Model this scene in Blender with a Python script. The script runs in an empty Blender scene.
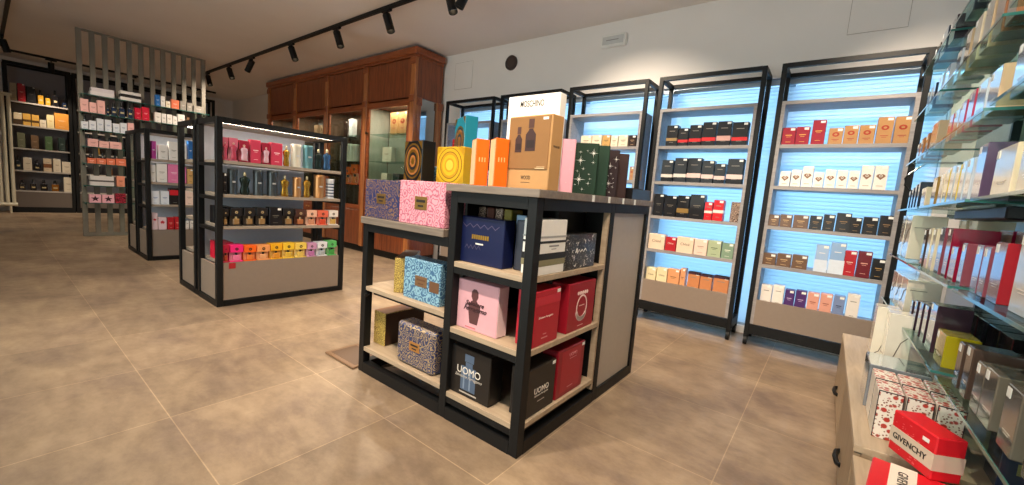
import bpy, bmesh, math, random
from mathutils import Matrix, Vector
random.seed(7)
PI = math.pi
SC = bpy.context.scene
COL = SC.collection

# ---------------------------------------------------------------- materials
def lin(c):
    return c/12.92 if c <= .04045 else ((c+.055)/1.055)**2.4
def rgb(h):
    return tuple(lin(int(h[i:i+2], 16)/255) for i in (0, 2, 4)) + (1,)
_mats = {}
def M(hexc, rough=.45, metal=0., coat=0., spec=.5, name=None):
    k = (hexc, rough, metal, coat, spec)
    if k in _mats: return _mats[k]
    m = bpy.data.materials.new(name or 'surface_'+hexc); m.use_nodes = True
    nt = m.node_tree; b = nt.nodes['Principled BSDF']
    c = rgb(hexc)
    n = nt.nodes.new('ShaderNodeTexNoise'); n.inputs['Scale'].default_value = 35; n.inputs['Detail'].default_value = 3
    tc = nt.nodes.new('ShaderNodeTexCoord'); nt.links.new(tc.outputs['Object'], n.inputs['Vector'])
    r = nt.nodes.new('ShaderNodeValToRGB')
    r.color_ramp.elements[0].color = tuple(v*.93 for v in c[:3])+(1,)
    r.color_ramp.elements[1].color = tuple(min(1, v*1.05) for v in c[:3])+(1,)
    nt.links.new(n.outputs['Fac'], r.inputs['Fac']); nt.links.new(r.outputs['Color'], b.inputs['Base Color'])
    b.inputs['Roughness'].default_value = rough; b.inputs['Metallic'].default_value = metal
    b.inputs['Coat Weight'].default_value = coat; b.inputs['Coat Roughness'].default_value = .08
    b.inputs['Specular IOR Level'].default_value = spec
    _mats[k] = m
    return m
def CB(hexc): return M(hexc, .42, 0, .25, .3)          # printed carton in cellophane
def node(nt, t, **kw):
    n = nt.nodes.new(t)
    for k, v in kw.items(): setattr(n, k, v)
    return n
def ramp(nt, stops, interp='LINEAR'):
    r = node(nt, 'ShaderNodeValToRGB'); r.color_ramp.interpolation = interp
    e = r.color_ramp.elements
    while len(e) < len(stops): e.new(.5)
    for i, (p, c) in enumerate(stops): e[i].position = p; e[i].color = c if len(c) == 4 else tuple(c)+(1,)
    return r
def newmat(name):
    m = bpy.data.materials.new(name); m.use_nodes = True
    return m, m.node_tree, m.node_tree.nodes['Principled BSDF']
def pattern(name, a, b, scale, freq=9., coat=.4, lo=.42, hi=.62):
    """scrolling medallions: rings around scattered centres"""
    m, nt, p = newmat(name)
    tc = node(nt, 'ShaderNodeTexCoord'); v = node(nt, 'ShaderNodeTexVoronoi'); v.inputs['Scale'].default_value = scale
    ns = node(nt, 'ShaderNodeTexNoise'); ns.inputs['Scale'].default_value = scale*2.5
    mx = node(nt, 'ShaderNodeVectorMath', operation='SCALE'); mx.inputs['Scale'].default_value = .35/scale
    ad = node(nt, 'ShaderNodeVectorMath', operation='ADD')
    nt.links.new(tc.outputs['Object'], ns.inputs['Vector']); nt.links.new(ns.outputs['Color'], mx.inputs[0])
    nt.links.new(tc.outputs['Object'], ad.inputs[0]); nt.links.new(mx.outputs[0], ad.inputs[1]); nt.links.new(ad.outputs[0], v.inputs['Vector'])
    mu = node(nt, 'ShaderNodeMath', operation='MULTIPLY'); mu.inputs[1].default_value = freq*2
    sn = node(nt, 'ShaderNodeMath', operation='SINE')
    nt.links.new(v.outputs['Distance'], mu.inputs[0]); nt.links.new(mu.outputs[0], sn.inputs[0])
    r = ramp(nt, [(lo, rgb(a)), (hi, rgb(b))])
    h = node(nt, 'ShaderNodeMath', operation='MULTIPLY_ADD'); h.inputs[1].default_value = .5; h.inputs[2].default_value = .5
    nt.links.new(sn.outputs[0], h.inputs[0]); nt.links.new(h.outputs[0], r.inputs['Fac']); nt.links.new(r.outputs['Color'], p.inputs['Base Color'])
    p.inputs['Roughness'].default_value = .4; p.inputs['Coat Weight'].default_value = coat; p.inputs['Coat Roughness'].default_value = .1
    return m
def flowers(name, base, petal, dot, scale):
    m, nt, p = newmat(name)
    tc = node(nt, 'ShaderNodeTexCoord')
    v = node(nt, 'ShaderNodeTexVoronoi'); v.inputs['Scale'].default_value = scale
    v2 = node(nt, 'ShaderNodeTexVoronoi'); v2.inputs['Scale'].default_value = scale*2.3
    for q in (v, v2): nt.links.new(tc.outputs['Object'], q.inputs['Vector'])
    r1 = ramp(nt, [(.36, rgb(petal)), (.46, rgb(base))]); r2 = ramp(nt, [(.28, (1, 1, 1)), (.34, (0, 0, 0))])
    nt.links.new(v.outputs['Distance'], r1.inputs['Fac']); nt.links.new(v2.outputs['Distance'], r2.inputs['Fac'])
    mix = node(nt, 'ShaderNodeMix', data_type='RGBA'); nt.links.new(r2.outputs['Color'], mix.inputs[0])
    nt.links.new(r1.outputs['Color'], mix.inputs[6]); mix.inputs[7].default_value = rgb(dot)
    nt.links.new(mix.outputs[2], p.inputs['Base Color']); p.inputs['Roughness'].default_value = .35; p.inputs['Coat Weight'].default_value = .4
    return m
def wood(name, a, b, axis='Z', scale=1., rough=.35, coat=.3):
    m, nt, p = newmat(name)
    tc = node(nt, 'ShaderNodeTexCoord'); mp = node(nt, 'ShaderNodeMapping')
    s = {'Z': (9, 9, .7), 'X': (.7, 9, 9), 'Y': (9, .7, 9)}[axis]
    mp.inputs['Scale'].default_value = tuple(q*scale for q in s)
    n = node(nt, 'ShaderNodeTexNoise'); n.inputs['Scale'].default_value = 3; n.inputs['Detail'].default_value = 6; n.inputs['Distortion'].default_value = 1.2
    w = node(nt, 'ShaderNodeTexNoise'); w.inputs['Scale'].default_value = 14; w.inputs['Detail'].default_value = 3
    nt.links.new(tc.outputs['Object'], mp.inputs['Vector'])
    nt.links.new(mp.outputs[0], n.inputs['Vector']); nt.links.new(mp.outputs[0], w.inputs['Vector'])
    ad = node(nt, 'ShaderNodeMath', operation='MULTIPLY_ADD'); ad.inputs[1].default_value = .35
    nt.links.new(w.outputs['Fac'], ad.inputs[0]); nt.links.new(n.outputs['Fac'], ad.inputs[2])
    r = ramp(nt, [(.40, rgb(a)), (.85, rgb(b))]); nt.links.new(ad.outputs[0], r.inputs['Fac'])
    nt.links.new(r.outputs['Color'], p.inputs['Base Color'])
    p.inputs['Roughness'].default_value = rough; p.inputs['Coat Weight'].default_value = coat; p.inputs['Coat Roughness'].default_value = .2
    return m
def glass(name, tint, refl=.9):
    m, nt, p = newmat(name); nt.nodes.remove(p)
    o = nt.nodes['Material Output']
    t = node(nt, 'ShaderNodeBsdfTransparent'); t.inputs[0].default_value = rgb(tint)
    g = node(nt, 'ShaderNodeBsdfGlossy'); g.inputs['Roughness'].default_value = .03
    f = node(nt, 'ShaderNodeFresnel'); f.inputs['IOR'].default_value = 1.45
    mx = node(nt, 'ShaderNodeMixShader')
    ge = node(nt, 'ShaderNodeNewGeometry'); iv = node(nt, 'ShaderNodeMath', operation='SUBTRACT'); iv.inputs[0].default_value = 1
    sc_ = node(nt, 'ShaderNodeMath', operation='MULTIPLY'); sc_.inputs[1].default_value = refl
    ml = node(nt, 'ShaderNodeMath', operation='MULTIPLY'); nt.links.new(ge.outputs['Backfacing'], iv.inputs[1])
    nt.links.new(f.outputs[0], ml.inputs[0]); nt.links.new(iv.outputs[0], ml.inputs[1])
    nt.links.new(ml.outputs[0], sc_.inputs[0]); nt.links.new(sc_.outputs[0], mx.inputs[0]); nt.links.new(t.outputs[0], mx.inputs[1]); nt.links.new(g.outputs[0], mx.inputs[2])
    nt.links.new(mx.outputs[0], o.inputs['Surface'])
    return m
def emit(name, hexc, s):
    m, nt, p = newmat(name)
    p.inputs['Base Color'].default_value = rgb(hexc); p.inputs['Emission Color'].default_value = rgb(hexc); p.inputs['Emission Strength'].default_value = s
    return m

BLACK = M('0e0f11', .5, 0, 0, .3, name='black_steel')
BOARD = wood('laminate_board', '665c54', '82766b', 'X', 1.2, .5, .05)
BAYBOARD = wood('daylit_laminate', '868284', 'a09c9c', 'X', 1.2, .5, .05)  # greyer copy of the board laminate, blue daylight cast put into its colour
BOARDY = wood('laminate_board_side', '857969', 'a5978a', 'Y', 1.2, .5, .05)
PALEWOOD = wood('pale_oak_laminate', 'a08c76', 'b8a48c', 'X', 1.2, .5, .05)
CHERRYP = wood('cherry_pilaster', '8a4a24', 'c47c44', 'Z', 1., .38, .35)
TAUPE = M('8c7d71', .5, 0, .05, name='taupe_panel')
CHERRY = wood('cherry_wood', '5e2a14', '944c28', 'Z', 1., .38, .35)
CHERRYX = wood('cherry_wood_rail', '6e3216', 'a4562c', 'X', 1., .38, .35)
GREYPANEL = M('c9cfdb', .5, 0, 0, name='pale_back_panel')
TAG = M('f2f2ee', .5, name='white_paper_tag')
GLASS = glass('clear_glass', 'eef5f2')
GLASSG = glass('shelf_glass', 'dcebe6', .55)
EDGE = M('2f6b66', .1, 0, .5, name='green_glass_edge')
MIRROR = M('aab0b4', .04, 1., name='mirror')
CHROME = M('c8c8c8', .15, 1., name='chrome')
GOLD = M('c99a3e', .3, .9, name='gold_foil')
INK = M('241c1a', .5, name='dark_ink')
WHITEINK = M('e8e2da', .5, name='white_ink')
PINKINK = M('c76a72', .5, name='rose_ink')

# ---------------------------------------------------------------- mesh helpers
class B:
    def __init__(s): s.bm = bmesh.new(); s.mats = []; s.cur = 0
    def mat(s, m):
        if m not in s.mats: s.mats.append(m)
        s.cur = s.mats.index(m); return s
    def _fin(s, before, xf=None):
        for f in s.bm.faces:
            if f not in before: f.material_index = s.cur
    def box(s, x0, x1, y0, y1, z0, z1, bev=0., xf=None):
        before = set(s.bm.faces)
        r = bmesh.ops.create_cube(s.bm, size=1)
        for v in r['verts']:
            v.co = Vector((x0+(v.co.x+.5)*(x1-x0), y0+(v.co.y+.5)*(y1-y0), z0+(v.co.z+.5)*(z1-z0)))
            if xf: v.co = xf @ v.co
        if bev:
            es = {e for v in r['verts'] for e in v.link_edges}
            bmesh.ops.bevel(s.bm, geom=list(es), offset=bev, segments=1, affect='EDGES')
        s._fin(before); return s
    def cyl(s, p, q, r0, r1=None, n=14):
        before = set(s.bm.faces)
        p, q = Vector(p), Vector(q); d = q-p; r1 = r0 if r1 is None else r1
        m = Matrix.Translation((p+q)/2) @ d.to_track_quat('Z', 'Y').to_matrix().to_4x4()
        bmesh.ops.create_cone(s.bm, cap_ends=True, segments=n, radius1=r0, radius2=r1, depth=d.length, matrix=m)
        s._fin(before); return s
    def lathe(s, prof, n=16, sy=1., c=(0, 0, 0)):
        before = set(s.bm.faces); rings = []
        for r, z in prof:
            rings.append([s.bm.verts.new((c[0]+r*math.cos(2*PI*i/n), c[1]+sy*r*math.sin(2*PI*i/n), c[2]+z)) for i in range(n)])
        for a, b in zip(rings, rings[1:]):
            for i in range(n): s.bm.faces.new((a[i], a[(i+1) % n], b[(i+1) % n], b[i]))
        s.bm.faces.new(rings[0][::-1]); s.bm.faces.new(rings[-1])
        s._fin(before); return s
    def tube(s, pts, r, n=8):
        before = set(s.bm.faces); rings = []
        pts = [Vector(p) for p in pts]
        for i, p in enumerate(pts):
            d = (pts[min(i+1, len(pts)-1)]-pts[max(i-1, 0)]).normalized(); q = d.to_track_quat('Z', 'Y')
            rings.append([s.bm.verts.new(p+q @ Vector((r*math.cos(2*PI*k/n), r*math.sin(2*PI*k/n), 0))) for k in range(n)])
        for a, b in zip(rings, rings[1:]):
            for k in range(n): s.bm.faces.new((a[k], a[(k+1) % n], b[(k+1) % n], b[k]))
        s.bm.faces.new(rings[0][::-1]); s.bm.faces.new(rings[-1])
        s._fin(before); return s
    def poly(s, pts, y0, y1):
        """prism: outline in xz, extruded from y0 (front) to y1"""
        before = set(s.bm.faces)
        a = [s.bm.verts.new((x, y0, z)) for x, z in pts]; b = [s.bm.verts.new((x, y1, z)) for x, z in pts]
        n = len(pts)
        s.bm.faces.new(a); s.bm.faces.new(b[::-1])
        for i in range(n): s.bm.faces.new((a[i], b[i], b[(i+1) % n], a[(i+1) % n]))
        bmesh.ops.recalc_face_normals(s.bm, faces=[f for f in s.bm.faces if f not in before])
        s._fin(before); return s
    def ring(s, cx, cz, r0, r1, y0, y1, n=28, sx=1.):
        before = set(s.bm.faces); rs = []
        for y, r in ((y1, r0), (y0, r0), (y0, r1), (y1, r1)):
            rs.append([s.bm.verts.new((cx+sx*r*math.cos(2*PI*i/n), y, cz+r*math.sin(2*PI*i/n))) for i in range(n)])
        for a, b in zip(rs, rs[1:]):
            for i in range(n): s.bm.faces.new((a[i], a[(i+1) % n], b[(i+1) % n], b[i]))
        bmesh.ops.recalc_face_normals(s.bm, faces=[f for f in s.bm.faces if f not in before])
        s._fin(before); return s
    def mesh(s, name, smooth=False):
        me = bpy.data.meshes.new(name); s.bm.normal_update(); s.bm.to_mesh(me); s.bm.free()
        for m in s.mats: me.materials.append(m)
        if smooth:
            for p in me.polygons: p.use_smooth = True
            if hasattr(me, 'set_sharp_from_angle'): me.set_sharp_from_angle(angle=.7)
        return me
    def build(s, name, parent=None, loc=(0, 0, 0), rz=0., smooth=False):
        o = bpy.data.objects.new(name, s.mesh(name, smooth)); COL.objects.link(o)
        o.location = loc; o.rotation_euler[2] = rz
        if parent: o.parent = parent
        return o
def each(b, name, parent):
    """every loose piece of the builder becomes a part of its own"""
    seen = set(); out = []
    for v0 in list(b.bm.verts):
        if v0 in seen: continue
        st = [v0]; isl_ = {v0}
        while st:
            v = st.pop()
            for e in v.link_edges:
                u = e.other_vert(v)
                if u not in isl_: isl_.add(u); st.append(u)
        seen |= isl_
        n = B(); n.mats = list(b.mats); mp = {v: n.bm.verts.new(v.co) for v in isl_}
        fs = {f for v in isl_ for f in v.link_faces}
        for f in fs:
            g = n.bm.faces.new([mp[v] for v in f.verts]); g.material_index = f.material_index
        out.append(n.build(name, parent))
    b.bm.free()
    return out
def nb(m): return B().mat(m)
def tag(o, label, cat, group=None):
    o['label'] = label; o['category'] = cat
    if group: o['group'] = group
    return o
def thing(name, label, cat, loc=(0, 0, 0), rz=0., group=None):
    o = bpy.data.objects.new(name, None); COL.objects.link(o); o.location = loc; o.rotation_euler[2] = rz
    o.empty_display_size = .1
    return tag(o, label, cat, group)
def struct(o): o['kind'] = 'structure'; return o
def dup(o, loc=None, rz=None):
    c = o.copy(); COL.objects.link(c)
    if loc: c.location = loc
    if rz is not None: c.rotation_euler[2] = rz
    for ch in o.children:
        d = ch.copy(); COL.objects.link(d); d.parent = c
        for g in ch.children:
            e = g.copy(); COL.objects.link(e); e.parent = d
    return c
def text(body, m, parent, w, x, y, z, name='lettering', shear=0., side=None, hmax=None, rot=0., bold=0., tall=1.):
    """lettering standing on the local front face (facing -y), centred on x,z; side='right' puts it on the +x face"""
    cu = bpy.data.curves.new('lettering', 'FONT'); cu.body = body; cu.align_x = 'CENTER'; cu.align_y = 'CENTER'
    cu.extrude = .02; cu.shear = shear; cu.offset = bold; cu.resolution_u = 3
    tmp = bpy.data.objects.new('lettering_tmp', cu); COL.objects.link(tmp)
    bpy.context.view_layer.update()
    dg = bpy.context.evaluated_depsgraph_get()
    me = bpy.data.meshes.new_from_object(tmp.evaluated_get(dg)); bpy.data.objects.remove(tmp)
    xs = [v.co.x for v in me.vertices]; ys = [v.co.y for v in me.vertices]
    s = w/(max(xs)-min(xs))
    if hmax: s = min(s, hmax/(max(ys)-min(ys)))
    cx, cy = (max(xs)+min(xs))/2, (max(ys)+min(ys))/2
    R = Matrix.Rotation(rot, 3, 'Y')
    for v in me.vertices:
        c = Vector(((v.co.x-cx)*s, -v.co.z*.02, (v.co.y-cy)*s*tall)); v.co = R @ c
    me.materials.clear(); me.materials.append(m)
    o = bpy.data.objects.new(name, me); COL.objects.link(o); o.parent = parent; o.location = (x, y, z)
    if side == 'right': o.rotation_euler[2] = PI/2
    return o

# ---------------------------------------------------------------- products
def carton_body(name, w, d, h, m, bev=.0018):
    """a folded carton: body plus the tuck lid's lip along the top front edge"""
    b = nb(m); b.box(-w/2, w/2, -d/2, d/2, 0, h, bev)
    return b.build(name)
def add_tag(o, w, d, h, s=1.):
    b = nb(TAG); tw = min(.026*s, w*.4); b.box(w/2-tw-.006, w/2-.006, -d/2-.0008, -d/2, h-.022*s, h-.006*s)
    b.build('price_tag', o)
def lines(o, d, rows, m, name='printed_lines', x=0):
    b = nb(m)
    for (cx, cz, w, t) in rows: b.box(cx-w/2, cx+w/2, -d/2-.0007, -d/2, cz-t/2, cz+t/2)
    return b.build(name, o)
def mk_box(c, ink='d8c8b0', tagged=True, em=True, name='perfume_box'):
    def f(w, d, h):
        o = carton_body(name, w, d, h, CB(c))
        if em: lines(o, d, [(0, h*.55, w*.5, .006), (0, h*.55-.012, w*.32, .003), (0, h*.16, w*.4, .003)], M(ink, .5))
        if tagged: add_tag(o, w, d, h)
        return o
    return f
def mk_emblem(c, ink, round_=True):
    def f(w, d, h):
        o = carton_body('perfume_box', w, d, h, CB(c)); b = nb(M(ink, .35, .5))
        b.ring(0, h*.6, w*.09, w*.2, -d/2-.0009, -d/2, 16, 1.25); b.build('emblem', o)
        lines(o, d, [(0, h*.3, w*.5, .004), (0, h*.3-.01, w*.3, .003)], M(ink, .5)); add_tag(o, w, d, h); return o
    return f
def mk_heart(c, ink):
    def f(w, d, h):
        o = carton_body('perfume_box', w, d, h, CB(c)); b = nb(M(ink, .45, .2)); r = w*.36; z = h*.56
        pts = [(0, z-r)] + [(r*t, z+r*.62*math.sqrt(max(0, 1-abs(t)**2.2))*(1-.22*(abs(t) < .15))-r*.5*(1-abs(t))*0) for t in (1, .8, .5, .2, 0, -.2, -.5, -.8, -1)]
        b.poly(pts, -d/2-.0009, -d/2); e = b.build('emblem', o)
        b = nb(M('e9e2da', .5)); b.ring(0, z+r*.1, r*.22, r*.36, -d/2-.0014, -d/2-.0009, 12); b.build('crest_ring', e)
        lines(o, d, [(0, h*.16, w*.5, .004)], M('b9a58f', .5)); add_tag(o, w, d, h); return o
    return f
def mk_band(c, band, low=.3, bh=.16, tagged=True):
    def f(w, d, h):
        o = carton_body('perfume_box', w, d, h, CB(c)); b = nb(CB(band))
        b.box(-w/2-.0006, w/2+.0006, -d/2-.0008, d/2, h*low, h*(low+bh)); b.build('colour_band', o)
        lines(o, d, [(0, h*.72, w*.5, .005), (0, h*.18, w*.36, .003)], M('8c857c', .5))
        if tagged: add_tag(o, w, d, h)
        return o
    return f
def mk_two(c, low):
    def f(w, d, h):
        o = carton_body('perfume_box', w, d, h, CB(c)); b = nb(CB(low))
        b.box(-w/2-.0006, w/2+.0006, -d/2-.0008, d/2, .001, h*.45); b.build('lower_sleeve', o)
        lines(o, d, [(0, h*.7, w*.45, .005)], M('e9e9e9', .5)); add_tag(o, w, d, h); return o
    return f
def mk_name(c, ink, txt, shear=0.):
    def f(w, d, h):
        o = carton_body('perfume_box', w, d, h, CB(c)); text(txt, M(ink, .5), o, w*.55, 0, -d/2-.0006, h*.55, hmax=.035)
        add_tag(o, w, d, h); return o
    return f
def mk_tin(c, metal=.6, stripe=None):
    def f(w, d, h):
        r = w*.44; b = nb(M(c, .3, metal)); b.lathe([(r, 0), (r*1.03, .003), (r, .006), (r, h*.86)], 20)
        o = b.build('perfume_tin', smooth=True)
        b = nb(M(c, .3, metal)); b.lathe([(r*1.04, h*.86), (r*1.04, h*.985), (r*.98, h)], 20); b.build('tin_lid', o, smooth=True)
        if stripe:
            b = nb(M(stripe, .4))
            for k in range(5): b.lathe([(r*1.012, h*(.1+.15*k)), (r*1.012, h*(.16+.15*k))], 20)
            b.build('stripes', o, smooth=True)
        else: lines(o, r*2, [(0, h*.5, w*.3, .012)], M('d8d8d8', .3, .5))
        return o
    return f
def torso(b, h, w, c=(0, 0, 0), sy=.62):
    k = w/.5
    b.lathe([(.17*k, 0), (.2*k, h*.05), (.215*k, h*.16), (.165*k, h*.36), (.2*k, h*.5), (.245*k, h*.62), (.2*k, h*.71), (.07*k, h*.75), (.06*k, h*.8)], 16, sy, c)
def mk_torso(c, metal=.85):
    def f(w, d, h):
        b = nb(M(c, .25, metal)); torso(b, h, w*1.08)
        for s in (-1, 1): b.lathe([(.0, h*.5), (w*.12, h*.54), (w*.13, h*.6), (w*.05, h*.66), (0, h*.67)], 10, .8, (s*w*.2, -w*.06, 0))
        o = b.build('torso_flacon', smooth=True)
        b = nb(M('d8c9a0', .3, .6)); b.lathe([(w*.12, h*.78), (w*.15, h*.8), (w*.15, h*.9), (w*.1, h*.93)], 12); b.build('spray_cap', o, smooth=True)
        return o
    return f
def mk_flacon(c, cap='1a1a1c'):
    def f(w, d, h):
        b = nb(M(c, .12, 0, .8)); b.box(-w*.42, w*.42, -d*.4, d*.4, 0, h*.62, .006); o = b.build('perfume_bottle')
        b = nb(CHROME); b.cyl((0, 0, h*.62), (0, 0, h*.7), w*.12); b.build('collar', o, smooth=True)
        b = nb(M(cap, .3, .2)); b.cyl((0, 0, h*.7), (0, 0, h), w*.2, w*.18); b.build('bottle_cap', o, smooth=True)
        lines(o, d*.8, [(0, h*.3, w*.5, h*.12)], M('cbb98a', .4, .3), 'bottle_label'); return o
    return f
def mk_window(c, inner, juice, cap='2a2522', figure=False):
    """carton with an open front compartment that shows its flacon"""
    def f(w, d, h):
        b = nb(CB(c)); rz = .03
        b.box(-w/2, w/2, -d/2+rz, d/2, 0, h, .0015); b.box(-w/2, w/2, -d/2, -d/2+rz, h*.56, h, .001)
        b.box(-w/2, w/2, -d/2, -d/2+rz, 0, h*.07, .001)
        o = b.build('perfume_gift_box')
        b = nb(CB(inner)); b.box(-w*.47, w*.47, -d/2+rz-.001, -d/2+rz, h*.07, h*.58); b.build('inner_tray', o)
        yc = -d/2+.014
        if figure:
            b = nb(M(juice, .25, .2, .5)); torso(b, h*.8, w*.8, (0, -d/2-.004, h*.07)); q = b.build('flacon', o, smooth=True)
        else:
            b = nb(M(juice, .12, 0, .8)); b.box(-w*.27, w*.27, yc-.012, yc+.012, h*.07, h*.40, .004); q = b.build('flacon', o)
            b = nb(M(cap, .3, .5)); b.cyl((0, yc, h*.40), (0, yc, h*.52), w*.10); b.build('flacon_cap', q, smooth=True)
        b = nb(M(cap, .4, .3)); b.ring(0, h*.76, w*.05, w*.13, -d/2-.0009, -d/2, 12); b.build('emblem', o)
        return o
    return f
def mk_maple(c, leaf):
    def f(w, d, h):
        o = carton_body('perfume_box', w, d, h, CB(c)); b = nb(M(leaf, .5)); pts = []
        for i in range(14):
            r = w*(.34 if i % 2 == 0 else .18)*(1 if i != 7 else .6); a = PI/2+i*2*PI/14; pts.append((r*math.cos(a), h*.6+r*math.sin(a)))
        b.poly(pts, -d/2-.0009, -d/2); b.build('leaf_print', o); return o
    return f
def mk_star(c, st):
    def f(w, d, h):
        o = carton_body('perfume_box', w, d, h, CB(c)); b = nb(M(st, .5)); pts = []
        for i in range(10):
            r = h*(.38 if i % 2 == 0 else .16); a = PI/2+i*PI/5; pts.append((r*math.cos(a), h*.5+r*math.sin(a)))
        b.poly(pts, -d/2-.0009, -d/2); b.build('star_print', o); return o
    return f
def mk_pat(mat):
    def f(w, d, h):
        return carton_body('perfume_box', w, d, h, mat)
    return f

PINKSW = pattern('pink_medallion_print', 'b4627a', 'e4a0ae', 26, 11, .3, .2, .5)
NAVYSW = pattern('navy_medallion_print', '1f2c5e', '8a6a4c', 34, 10, .3, .6, .9)
TEALSW = pattern('turquoise_medallion_print', '3c6a94', '8fbcd2', 30, 10, .3, .35, .7)
GOLDSW = pattern('gold_medallion_print', '8a7038', 'cbb05c', 60, 9)
BLUEGOLDSW = pattern('blue_gold_medallion_print', '22305f', 'a8926e', 34, 11, .3, .5, .85)
BROWNPAT = pattern('brown_scroll_print', '3a211c', 'b49a86', 60, 8)
REDPAT = pattern('red_scroll_print', '3a0d16', 'c2304a', 40, 8)
FLOWER = flowers('red_flower_print', 'eee6dc', 'b83a30', '8a5a4c', 55)
LACE = flowers('black_floral_print', '161517', '29282a', '6f6a64', 44)

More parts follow.
